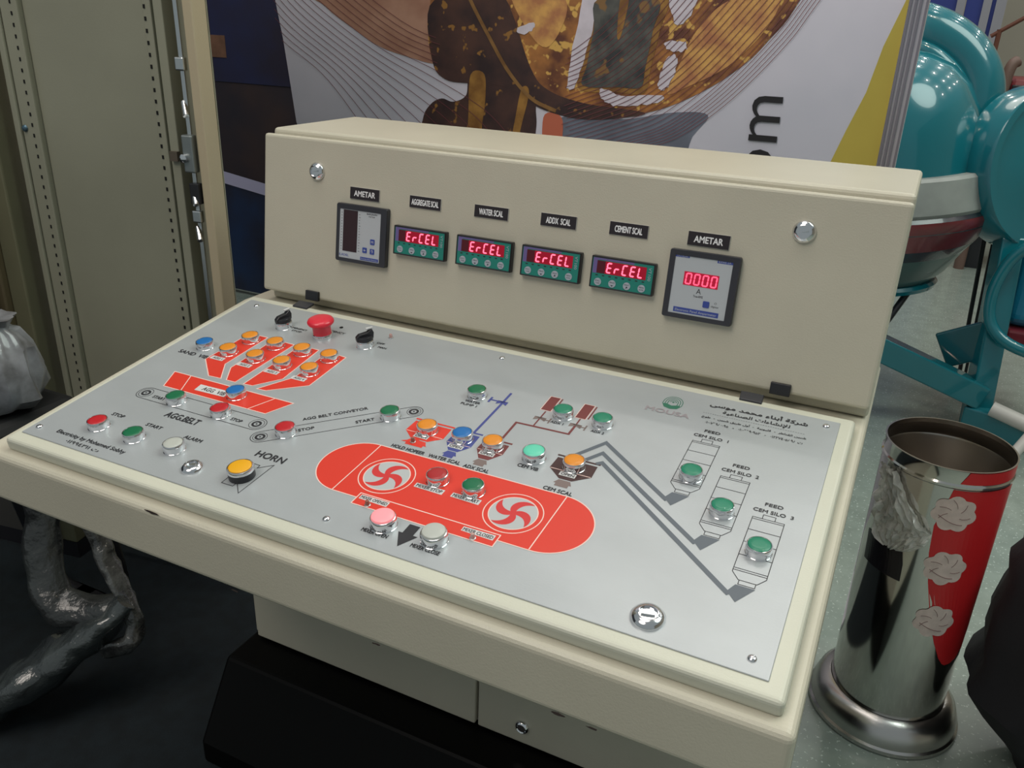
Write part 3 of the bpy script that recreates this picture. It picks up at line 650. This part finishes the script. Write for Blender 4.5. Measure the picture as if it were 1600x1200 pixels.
# emergency stop
M0 = MP @ Matrix.Translation((.194, .373, 0)); Ms = M0 @ SC
r = empty('emergency_stop', None, 'red mushroom emergency stop button, at the back left of the panel', parent=con, M=M0)
ER = mat('estop_red', (.72, .02, .045), .35, coat=.3)
emit('bezel', lathe(B(), [(0, 0), (16, 0), (16, 4), (15, 5.5), (0, 5.5)], seg=40), CHROME, r, Ms, smooth=True)
emit('neck', lathe(B(), [(0, 5), (13.8, 5), (14, 19), (15, 22), (0, 22)], seg=40), ER, r, Ms, smooth=True)
emit('mushroom_cap', lathe(B(), [(0, 20.5), (18, 20.5), (20, 22.5), (20.3, 25), (19, 27.5), (15.5, 29.4), (9, 30.5), (0, 31)], seg=44), ER, r, Ms, smooth=True)
bm = B(); lathe(bm, [(0, 0), (3, 0), (3, .4), (0, .4)], seg=16); emit('empty_hole', bm, HOLE, con, MP @ Matrix.Translation((.204, .407, 0)) @ SC)
LEDC = mat('led_clear', (.55, .33, .30), .2, coat=.5); LEDR = mat('led_brown', (.30, .10, .07), .2, coat=.5)
for u, v, m_ in ((295, 408, LEDC), (474, 183, LEDR), (493.5, 57, LEDR), (625.5, 56.5, LEDC)):
    M0 = MP @ Matrix.Translation((u * mm, v * mm, 0)) @ SC
    b_ = emit('indicator_led', lathe(B(), [(0, 0), (3.6, 0), (3.6, 1), (2.7, 1.3), (0, 1.3)], seg=20), ZINC, con, M0, smooth=True)
    emit('bulb', lathe(B(), [(2.5, 1), (2.5, 5), (1.8, 6.6), (0, 7.2)], seg=16), m_, b_, M0, smooth=True)
for u, v in ((12, 17), (26, 417), (479, 417), (925, 419), (466, 19), (922, 18)):
    s_ = emit('panel_screw', lathe(B(), [(0, 0), (4.4, 0), (4.3, .9), (3.2, 2.1), (1.4, 2.7), (0, 2.8)], seg=24), CHROME, con, MP @ Matrix.Translation((u * mm, v * mm, 0)) @ SC, smooth=True)
for u, v, R_, in ((262, 30, 13.5), (825, 26, 16.5)):
    M0 = MP @ Matrix.Translation((u * mm, v * mm, 0)) @ SC @ Matrix.Scale(R_ / 14, 4)
    l_ = emit('panel_lock', lathe(B(), [(0, 0), (14, 0), (14, 1.6), (12, 4.2), (9.2, 5.8), (7.6, 6), (7.4, 4), (0, 3.6)], seg=40), CHROME, con, M0, smooth=True)
    emit('lock_core', prism(B(), circ((0, 0), 5.6, 3, .9), 3.6, 5.4), ZINC, l_, M0)

# ---- meters and labels on the meter box (millimetres on its face)
MBm = MB @ SC
FACE = mat('meter_face_grey', (.50, .53, .56), .35, coat=.3)
NAVY = mat('meter_blue', (.045, .075, .33), .4)
def rrect(x0, x1, y0, y1, r, seg=5):
    return circ((x1 - r, y0 + r), r, seg, -PI / 2, 0) + circ((x1 - r, y1 - r), r, seg, 0, PI / 2) + circ((x0 + r, y1 - r), r, seg, PI / 2, PI) + circ((x0 + r, y0 + r), r, seg, PI, 3 * PI / 2)
def ring_frame(bm, outer, inner, z0, z1, zi):
    n = len(outer)
    a = [bm.verts.new((*p, z0)) for p in outer]; b = [bm.verts.new((*p, z1 - 2)) for p in outer]
    c = [bm.verts.new((p[0] * .985 + cx_ * .015, p[1] * .985 + cy_ * .015, z1)) for p in outer]
    d = [bm.verts.new((*p, z1 - .4)) for p in inner]; e = [bm.verts.new((*p, zi)) for p in inner]
    for X, Y in ((a, b), (b, c), (c, d), (d, e)):
        for i in range(n): bm.faces.new((X[i], X[(i + 1) % n], Y[(i + 1) % n], Y[i]))
    bm.faces.new(a); bm.faces.new(e)
    return bm
def bt(parent, s, x, y, ln, cap, n, m_, bold=0., align='C'):
    bm = B(); text_mesh(bm, s, x, y, ln, cap, n, 0, 0, align, bold); return emit('lettering', bm, m_, parent, MBm)
SEG = {'0': 'abcdef', 'E': 'adefg', 'r': 'eg', 'C': 'adef', 'L': 'def'}
def seven(bm, ch_, x, y, w_, h_, t_, n, sl=.12, gap=.0):
    S = {'a': ((0, h_), (w_, h_)), 'b': ((w_, h_), (w_, h_ / 2)), 'c': ((w_, h_ / 2), (w_, 0)), 'd': ((0, 0), (w_, 0)), 'e': ((0, h_ / 2), (0, 0)), 'f': ((0, h_), (0, h_ / 2)), 'g': ((0, h_ / 2), (w_, h_ / 2))}
    for k in SEG[ch_]:
        (x0, y0), (x1, y1) = S[k]; dx, dy = x1 - x0, y1 - y0; L = math.hypot(dx, dy); dx /= L; dy /= L
        x0 += dx * gap; x1 -= dx * gap; y0 += dy * gap; y1 -= dy * gap
        q = t_ / 2; nx, ny = -dy * q, dx * q
        pts = [(x0 - dx * q * .2, y0 - dy * q * .2), (x0 + dx * q + nx, y0 + dy * q + ny), (x1 - dx * q + nx, y1 - dy * q + ny), (x1 + dx * q * .2, y1 + dy * q * .2), (x1 - dx * q - nx, y1 - dy * q - ny), (x0 + dx * q - nx, y0 + dy * q - ny)]
        prism(bm, [(x + a + sl * b, y + b) for a, b in pts], n, n + .2)
GLOW = mat('led_segment_glow', (1.0, .14, .24), .4, emit=2.1)
GLOWB = mat('led_window_red', (.36, .0, .018), .3, emit=.30); GLOWD = mat('led_window_dark', (.09, .005, .012), .3, emit=.05)
# ammeter on the left: bar graph window
cx_, cy_ = 193, 119.5
m1 = empty('bar_meter', None, 'square dark framed meter with an unlit bar window, leftmost on the box', parent=con, M=MB @ Matrix.Translation((.193, .1195, 0)))
emit('frame', ring_frame(B(), rrect(145.5, 240.5, 73.5, 165, 3), rrect(151.5, 229, 79.5, 156.5, 1), 0, 9, 7.2), FRAMEP, m1, MBm, bevel=0)
emit('face', prism(B(), rect(151.5, 229, 79.5, 156.5), 7.2, 7.6), FACE, m1, MBm)
emit('bar_window', prism(B(), rect(158.5, 185.5, 90.5, 155.5), 7.6, 7.9), mat('unlit_bar_window', (.035, .014, .018), .25), m1, MBm)
for x_, y_ in ((215, 111), (201, 96.5), (215, 96)): emit('key', prism(B(), rrect(x_ - 4, x_ + 4, y_ - 4.2, y_ + 4.2, 1), 7.6, 8.4), NAVY, m1, MBm)
bt(m1, 'M', 215, 111, 4, 4, 8.5, WHITEI); bt(m1, '+', 201, 96.5, 5, 5, 8.5, WHITEI); bt(m1, '↑', 215, 96.3, 4, 6, 8.5, WHITEI)
bt(m1, 'BARGRAPH', 212, 153.5, 19, 2.9, 7.7, BLACKI, .01); bt(m1, 'METER', 212, 149.5, 12, 2.2, 7.7, BLACKI)
emit('blue_bar', prism(B(), rect(193, 227, 80.6, 85.4), 7.6, 7.8), NAVY, m1, MBm); bt(m1, 'Electronic Panel Ammeter', 210, 83, 31, 2.4, 7.9, FACE)
bt(m1, 'E.ADEL', 161.5, 84.5, 18, 3.6, 7.7, NAVY, .01)
bm = B()
for k in range(14): flat(bm, rect(188, 190 if k % 3 else 191, 93 + k * 4.4, 93.7 + k * 4.4), 7.75)
for k in range(14): flat(bm, rect(154.5, 156.5, 93 + k * 4.4, 93.7 + k * 4.4), 7.75)
emit('scale_ticks', bm, BLACKI, m1, MBm)
# ammeter on the right: lit digits
cx_, cy_ = 735, 122
m2 = empty('digital_ammeter', None, 'square dark framed ammeter showing red 0000, rightmost on the box', parent=con, M=MB @ Matrix.Translation((.735, .122, 0)))
emit('frame', ring_frame(B(), rrect(688, 782, 76.5, 168, 3), rrect(696, 772.5, 83, 160.5, 1), 0, 9, 7.2), FRAMEP, m2, MBm)
emit('face', prism(B(), rect(696, 772.5, 83, 160.5), 7.2, 7.6), FACE, m2, MBm)
emit('digit_window', prism(B(), rect(711, 757.5, 122.5, 140.5), 7.6, 7.9), mat('ammeter_window', (.45, .005, .035), .3, emit=.45), m2, MBm)
bm = B()
for k in range(4): seven(bm, '0', 714 + k * 11.3, 124.6, 6.6, 13.6, 2.0, 8.0, .05)
emit('digits', bm, mat('ammeter_digit_glow', (1.0, .10, .20), .4, emit=1.3), m2, MBm)
bt(m2, 'A', 733.5, 116.5, 6.5, 7.5, 7.7, BLACKI); bt(m2, 'True-RMS', 733.5, 109.5, 13, 3, 7.7, BLACKI, .01)
emit('key', prism(B(), rrect(741.5, 750, 96.5, 105, 1.2), 7.6, 8.5), NAVY, m2, MBm); bt(m2, 'O', 758, 104, 3, 3, 7.7, BLACKI); bt(m2, 'digitas', 757.5, 99.5, 10, 2.6, 7.7, BLACKI)
emit('blue_bar', prism(B(), rect(703, 764, 85.2, 91.8), 7.6, 7.8), NAVY, m2, MBm); bt(m2, 'Electronic Panel Amparmeter', 733.5, 88.5, 56, 3.4, 7.9, FACE)
emit('blue_bar', prism(B(), rect(696, 715, 158, 161.5), 7.4, 7.8), NAVY, m2, MBm); bt(m2, '⊕ ADEL', 706, 159.8, 15, 2.4, 7.9, FACE)
emit('blue_bar', prism(B(), rect(752, 772.5, 157, 161), 7.4, 7.8), NAVY, m2, MBm); bt(m2, 'E.PAE-3A', 762, 159, 16, 2.3, 7.9, FACE)
# four weighing indicators
GRN = mat('indicator_green', (.015, .24, .19), .4, vary=.08, vscale=90); PUR = mat('indicator_violet', (.16, .12, .32), .4); KEY = mat('pale_key', (.42, .46, .52), .4)
names = ['below AGGREGATE SCAL', 'below WATER SCAL', 'below ADDX SCAL', 'below CEMENT SCAL']
for k, x0 in enumerate((254, 364.5, 472, 579.5)):
    x1 = x0 + 92; y0, y1 = 99, 143.5; cx_, cy_ = (x0 + x1) / 2, 121
    s = empty('weighing_indicator', None, 'green weighing indicator with red digits, ' + names[k], parent=con, M=MB @ Matrix.Translation((cx_ * mm, .121, 0)))
    emit('frame', ring_frame(B(), rrect(x0, x1, y0, y1, 1.2), rrect(x0 + 2.2, x1 - 2.2, y0 + 2.2, y1 - 2.2, .6), 0, 9, 7.8), BLACKP, s, MBm)
    emit('face', prism(B(), rect(x0 + 2.2, x1 - 2.2, y0 + 2.2, y1 - 2.2), 7.8, 8.1), GRN, s, MBm)
    emit('violet_field', prism(B(), [(x0 + 3, y1 - 2.6), (x0 + 62, y1 - 2.6), (x0 + 62, y1 - 5.2), (x0 + 10, y1 - 5.2), (x0 + 10, y1 - 24), (x0 + 3, y1 - 24)], 8.1, 8.25), PUR, s, MBm)
    emit('digit_window', prism(B(), rect(x0 + 9, x1 - 12, y1 - 23.5, y1 - 6.2), 8.15, 8.4), GLOWB, s, MBm)
    emit('unlit_window', prism(B(), rect(x0 + 9, x0 + 21, y1 - 23.5, y1 - 6.2), 8.2, 8.5), GLOWD, s, MBm)
    bm = B()
    for j, c_ in enumerate('ErCEL'): seven(bm, c_, x0 + 23.5 + j * 11.3, y1 - 21.2, 6.0, 12.8, 2.1, 8.5, .10)
    emit('digits', bm, GLOW, s, MBm)
    bm = B()
    for j in range(8): flat(bm, rect(x0 + 8 + j * 9.6, x0 + 11.5 + j * 9.6, y1 - 27.3, y1 - 25.8), 8.2)
    emit('tick_marks', bm, BLACKI, s, MBm)
    bm = B(); text_mesh(bm, 'VT100', x1 - 7, y1 - 15, 18, 4.2, 8.2, rot=-PI / 2, align='C'); emit('lettering', bm, KEY, s, MBm)
    for j in range(4):
        kx, ky = x0 + 12.5 + j * 21.2, y0 + 8.8
        kk = emit('key', prism(B(), circ((kx, ky), 5.2, 24), 8.1, 8.7), KEY, s, MBm)
        bt(kk, ('ESC', 'PRG', 'PRINT', 'MENU')[j], kx, ky + 1.6, 7, 2.0, 8.8, BLACKI)
        if j in (1, 2): emit('key_mark', prism(B(), circ((kx, ky - 2), 1.9, 3, PI if j == 1 else PI / 2), 8.75, 8.85), BLACKI, kk, MBm)
        else: bt(kk, ('TARE', '', '', 'ENTER')[j], kx, ky - 1.8, 6, 1.8, 8.8, BLACKI)
# engraved name plates
for s_, x0, x1, y0, y1, ln in (('AMETAR', 165, 220, 173, 191.5, 39), ('AGGREGATE SCAL', 275, 330, 172.5, 190.5, 47), ('WATER SCAL', 387, 442.5, 172, 190, 39),
                               ('ADDX  SCAL', 494, 548.5, 173, 191, 37), ('CEMENT SCAL', 597.5, 652.5, 174, 192, 39), ('AMETAR', 707, 762.5, 174.5, 193, 38)):
    npl = emit('name_plate', prism(B(), rect(x0, x1, y0, y1), 0, 1.6), mat('plate_edge_white', (.6, .58, .56), .5), con, MBm)
    emit('black_face', prism(B(), rect(x0 + .3, x1 - .3, y0 + .3, y1 - .3), 1.6, 1.9), mat('engraved_black', (.022, .016, .020), .4), npl, MBm)
    bt(npl, s_, (x0 + x1) / 2, (y0 + y1) / 2, ln, 8.8, 2.0, mat('engraving_white', (.85, .85, .86), .5), .018)

# ------------------------------------------------------------------ steel bin on the floor
BX, BYY, BR = 1.11, .955, .107
bi = empty('steel_bin', (BX, BYY, 0), 'tall polished steel bin with red panel and flower stickers, right of the console', 'bin')
def bl(prof, seg=72): return lathe(B(), prof, c=(BX, BYY, 0), seg=seg)
emit('body', bl([(BR, .03), (BR, .572), (BR + .0025, .575), (BR + .0025, .579), (BR, .582), (BR, .606), (BR + .0015, .608), (BR - .0015, .608), (BR - .002, .6)]), STEEL, bi, smooth=True)
emit('inner_wall', bl([(BR - .0014, .608), (BR - .002, .58), (BR - .0002, .577), (BR - .002, .573), (BR - .0025, .05), (0, .05)]), mat('inner_steel', (.42, .38, .34), .28, metal=1), bi, smooth=True)
emit('base_ring', bl([(BR + .001, .062), (BR + .012, .060), (BR + .024, .048), (BR + .031, .028), (BR + .032, .014), (BR + .036, .010), (BR + .0365, .002), (0, .002)]), STEELB, bi, smooth=True)
A0 = math.radians(-95.1)
def cyl(phi, z, off):
    a = A0 + math.radians(phi); r = BR + off
    return (BX + r * math.cos(a), BYY + r * math.sin(a), z)
def strip(bm, rows, off, n=14):
    prev = None
    for z, p0, p1 in rows:
        cur = [bm.verts.new(cyl(p0 + (p1 - p0) * k / n, z, off)) for k in range(n + 1)]
        if prev:
            for k in range(n): bm.faces.new((prev[k], prev[k + 1], cur[k + 1], cur[k]))
        prev = cur
    return bm
REDV = mat('red_vinyl', (.60, .016, .020), .4, vary=.06)
emit('red_panel', strip(B(), [(.571, 12, 118), (.54, 9, 118), (.495, 4, 116), (.44, 6, 114), (.38, 12, 110), (.30, 23, 100), (.25, 33, 92), (.215, 42, 80), (.20, 48, 68), (.195, 52, 60)], .0006, 24), REDV, bi)
emit('red_panel', strip(B(), [(.606, 22, 118), (.5835, 16, 118)], .0006, 24), REDV, bi)
FLW = mat('beige_flower_sticker', (.74, .60, .55), .55, vary=.14, vscale=60)
for ph, z_ in ((18, .525), (23, .415), (27, .300)):
    bm = B(); c_ = bm.verts.new(cyl(ph, z_, .0012)); rings = []
    for q_ in range(1, 7):
        ring = []
        for k in range(48):
            a = 2 * PI * k / 48; r = .031 * (1 + .20 * abs(math.sin(a * 3.5 + ph)) ) * q_ / 6
            ring.append(bm.verts.new(cyl(ph + math.degrees(r * math.cos(a) / BR), z_ + r * math.sin(a) * .95, .0012)))
        rings.append(ring)
    for k in range(48):
        bm.faces.new((c_, rings[0][k], rings[0][(k + 1) % 48]))
        for q_ in range(5): bm.faces.new((rings[q_][k], rings[q_ + 1][k], rings[q_ + 1][(k + 1) % 48], rings[q_][(k + 1) % 48]))
    fl = emit('flower_sticker', bm, FLW, bi)
    bm = B()
    for a0, r0, r1 in ((.4, .010, .026), (1.35, .012, .028), (2.3, .010, .027), (3.15, .011, .026), (5.6, .012, .027)):
        pts = [cyl(ph + math.degrees((r0 + (r1 - r0) * t / 4) * math.cos(a0 + .12 * t) / BR), z_ + (r0 + (r1 - r0) * t / 4) * math.sin(a0 + .12 * t), .0016) for t in range(5)]
        tube(bm, pts, .00035, 5, smooth=0)
    pts = [cyl(ph + math.degrees((-.024 + .040 * t / 6) / BR), z_ - .006 - .014 * math.sin(PI * .55 * t / 6), .0016) for t in range(7)]
    tube(bm, pts, .0005, 5, smooth=0)
    emit('petal_line', bm, mat('brown_line_ink', (.18, .08, .08), .6), fl)
emit('black_label', strip(B(), [(.425, -62, -16), (.40, -60, -13), (.365, -58, -12)], .0008), mat('glossy_black_label', (.012, .010, .014), .2), bi)
# crumpled clear film stuck to the side
from mathutils import noise
bm = B(); rows = []
for j in range(25):
    z_ = .425 + j * .0060; tt = j / 24
    hw = (31 * math.sqrt(max(.03, 1 - ((z_ - .480) / .056) ** 2))) if z_ < .480 else 31 - 20 * ((z_ - .480) / .09) ** .8
    cc = -27 if z_ < .48 else -27 - 22 * ((z_ - .48) / .09)
    rows.append([bm.verts.new(cyl(cc + hw * (k / 14 - 1), z_ + .004 * noise.noise(Vector((k * .5, j * .4, 1))), .003 + .020 * abs(noise.noise(Vector((k * .30, j * .26, 3)))) + .004 * abs(noise.noise(Vector((k * .7, j * .6, 7)))))) for k in range(29)])
for a, b in zip(rows, rows[1:]):
    for k in range(28): bm.faces.new((a[k], a[k + 1], b[k + 1], b[k]))
emit('plastic_film', bm, mat('clear_crumpled_film', (.86, .85, .80), .12, bump=.25, bscale=30, alpha=.72, coat=1., col2=(.50, .49, .45), vscale=18), bi)

# ------------------------------------------------------------------ black fabric bundle, bottom right
bm = B(); prof = [(0, .0), (.085, 0), (.10, .03), (.125, .07), (.175, .12), (.205, .17), (.190, .22), (.197, .27), (.190, .33), (.186, .39), (.182, .43), (.172, .465), (.09, .475), (0, .476)]
lathe(bm, prof, c=(1.435, .935, 0), seg=48)
for v in bm.verts:
    a = math.atan2(v.co.y - .935, v.co.x - 1.435); k = 1 + .035 * math.sin(7 * a + 9 * v.co.z) + .02 * math.sin(13 * a) + .03 * math.sin(v.co.z * 70 + a)
    if v.co.z > .01: v.co.x = 1.435 + (v.co.x - 1.435) * k; v.co.y = .935 + (v.co.y - .935) * k
tag(emit('fabric_bundle', bm, mat('black_fabric', (.006, .006, .009), .85, bump=.5, bscale=120), smooth=True), 'bundle of black fabric on the floor beside the steel bin, at the right edge', 'clothing')

# ------------------------------------------------------------------ concrete mixer, right background
TEAL = mat('teal_gloss_paint', (.005, .165, .205), .20, coat=.8, vary=.06, vscale=4)
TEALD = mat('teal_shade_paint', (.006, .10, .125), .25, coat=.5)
mi = empty('concrete_mixer', (1.0, 2.8, 0), 'teal concrete mixer with a pale drum band, behind the console at right', 'concrete mixer')
DX, DY = .83, 2.78
def dl(prof): return lathe(B(), prof, c=(DX, DY, 0), seg=64)
MDR = Matrix.Translation((DX, DY, .75)) @ Matrix.Rotation(math.radians(-7), 4, 'Y') @ Matrix.Translation((-DX, -DY, -.75))
drum = emit('drum', dl([(0, .82), (.325, .82), (.32, .92), (.30, 1.02), (.265, 1.10), (.215, 1.16), (.14, 1.205), (.07, 1.225), (0, 1.23)]), TEAL, mi, MDR, smooth=True)
bm = B(); tube(bm, [(.62, 2.86, 1.19), (.74, 2.85, 1.235), (.87, 2.84, 1.225), (.965, 2.83, 1.17), (1.03, 2.82, 1.09), (1.058, 2.80, 1.0), (1.066, 2.78, .91), (1.06, 2.76, .83)], .036, 24, smooth=8)
emit('drum_lip', bm, TEAL, drum, smooth=True)
emit('pale_band', dl([(.0, .70), (.375, .70), (.385, .715), (.372, .82), (.36, .83), (0, .83)]), mat('pale_primer', (.36, .38, .36), .4, vary=.2, vscale=10), drum, MDR, smooth=True, label='pale unpainted band')
emit('lower_bowl', dl([(.375, .705), (.385, .69), (.375, .65), (.33, .58), (.30, .545)]), mat('teal_with_red_reflection', (.02, .075, .085), .22, coat=.6, col2=(.11, .02, .03), vscale=2.6), drum, MDR, smooth=True)  # red reflection painted into the bowl's teal colour
emit('red_reflection_band', dl([(.387, .69), (.388, .675), (.372, .645), (.335, .585)]), mat('red_reflection_colour', (.24, .03, .04), .3, coat=.5, vary=.4, vscale=5), drum, MDR, smooth=True)  # red reflection on the bowl, built as a coloured band
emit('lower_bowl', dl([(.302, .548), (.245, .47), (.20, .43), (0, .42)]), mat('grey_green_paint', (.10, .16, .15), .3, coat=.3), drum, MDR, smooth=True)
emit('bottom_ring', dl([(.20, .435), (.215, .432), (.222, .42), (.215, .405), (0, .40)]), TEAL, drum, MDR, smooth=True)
bm = B(); tube(bm, [(.55, 2.95, 1.28), (.70, 2.93, 1.31), (.86, 2.91, 1.29), (.98, 2.91, 1.235), (1.055, 2.90, 1.15), (1.083, 2.88, 1.05), (1.085, 2.85, .93), (1.10, 2.8, .84)], .088, 28, smooth=10)
emit('yoke_arm', bm, TEAL, mi, smooth=True)
nd = Vector((.66, -.70, .16)).normalized()
bm = B(); lathe(bm, [(0, 0), (.262, 0), (.27, .006), (.27, .125), (.264, .133), (.240, .133), (.234, .118), (.10, .118), (.09, .122), (0, .122)], seg=64, M=Matrix.Translation(Vector((1.30, 2.78, .875)) - nd * .06) @ nd.to_track_quat('Z', 'Y').to_matrix().to_4x4())
gc = emit('gear_cover', bm, TEAL, mi, smooth=True)
bm = B(); tube(bm, [(1.40, 2.55, .69), (1.30, 2.57, .63), (1.258, 2.57, .52), (1.262, 2.56, .41), (1.31, 2.54, .345), (1.40, 2.52, .315), (1.52, 2.50, .32), (1.60, 2.50, .42), (1.60, 2.52, .60), (1.52, 2.54, .70)], .020, 14, closed=True, smooth=8)
emit('hand_wheel', bm, TEAL, mi, smooth=True)
emit('motor_housing', abox(B(), 1.31, 1.62, 2.62, 2.90, .36, .66), mat('blue_teal_paint', (.01, .20, .33), .2, coat=.6), mi, bevel=.05, seg=5)
emit('motor_tray', abox(B(), 1.33, 1.60, 2.60, 2.92, .31, .36), mat('dark_red_paint', (.18, .02, .03), .3, coat=.3), mi, bevel=.01)
def beam(name, p0, p1, w_, h_, m_):
    M, L = frame_to(p0, p1); return emit(name, abox(B(), -w_ / 2, w_ / 2, -h_ / 2, h_ / 2, 0, L), m_, mi, M, bevel=.006)
beam('post', (1.305, 2.55, .0), (1.270, 2.66, .66), .075, .08, TEAL)
beam('rear_leg', (.78, 2.40, .34), (1.30, 2.55, .125), .085, .085, TEAL)
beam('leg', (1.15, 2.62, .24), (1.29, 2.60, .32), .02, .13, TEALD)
beam('axle_beam', (1.27, 2.55, .045), (1.72, 2.40, .045), .09, .09, TEAL)
beam('rear_leg', (.45, 2.5, .0), (.80, 2.40, .34), .07, .07, TEAL)
bm = B(); rod(bm, (1.335, 2.47, .115), (1.60, 2.40, .06), .026, 18); emit('tow_pipe', bm, mat('white_pipe_paint', (.55, .53, .50), .4), mi, smooth=True)
bm = B(); rod(bm, (1.365, 2.20, .0), (1.50, 2.35, .23), .017, 16); emit('tow_bar', bm, MATS['white_pipe_paint'], mi, smooth=True)
bm = B(); rod(bm, (1.21, 2.86, .62), (1.255, 2.97, .0), .008, 8); rod(bm, (1.24, 2.86, .60), (1.275, 2.96, .0), .006, 8); emit('support_rod', bm, BLACKP, mi, smooth=True)
bm = B(); rod(bm, (1.0, 2.66, .42), (.92, 2.55, .25), .012, 10); emit('support_rod', bm, BLACKP, mi, smooth=True)

# ------------------------------------------------------------------ far background, upper right
bp = empty('blue_stand_panel', (1.1, 6.2, 0), 'blue exhibition stand panels between pale posts, far behind the mixer', 'exhibition stand')
for x0, x1 in ((.72, .93), (.985, 1.085), (1.115, 1.16)): emit('blue_panel', abox(B(), x0, x1, 6.2, 6.23, .0, 3), mat('blue_panel_paint', (.02, .04, .24), .5), bp)
for x0 in (.93, 1.085, 1.16, 1.19): emit('pale_post', abox(B(), x0, x0 + .030 if x0 > 1.1 else x0 + .05, 6.17, 6.22, 0, 3), mat('pale_post_paint', (.30, .30, .34), .5), bp)
gn = empty('red_machine', (1.5, 5.2, 0), 'dark red machine partly in view at the right edge, beyond the mixer', 'machine')
emit('housing', abox(B(), 1.285, 1.75, 5.0, 5.5, .25, 1.07), mat('machine_red', (.20, .015, .02), .4, vary=.5, vscale=5), gn, bevel=.03)
emit('grille', abox(B(), 1.30, 1.70, 4.975, 4.999, .90, 1.04), BLACKP, gn, bevel=.005)
bm = B(); tube(bm, [(1.262, 5.0, .0), (1.262, 5.0, .9), (1.27, 5.0, 1.12), (1.30, 5.02, 1.16)], .03, 10); emit('handle', bm, mat('brown_handle', (.16, .10, .08), .5), gn, smooth=True)
for x_ in (1.33, 1.68): emit('foot', abox(B(), x_ - .04, x_ + .04, 5.05, 5.45, 0, .26), BLACKP, gn)
bm = B(); rod(bm, (1.16, 5.7, 1.28), (1.42, 5.7, 1.46), .012, 8); rod(bm, (1.20, 5.7, .0), (1.20, 5.7, 1.32), .014, 8)
tag(emit('wooden_prop', bm, mat('rusty_stick', (.14, .05, .03), .7), smooth=True), 'thin reddish brown slanting pole beyond the mixer, top right', 'pole')

bpy.data.objects.remove(TXO)
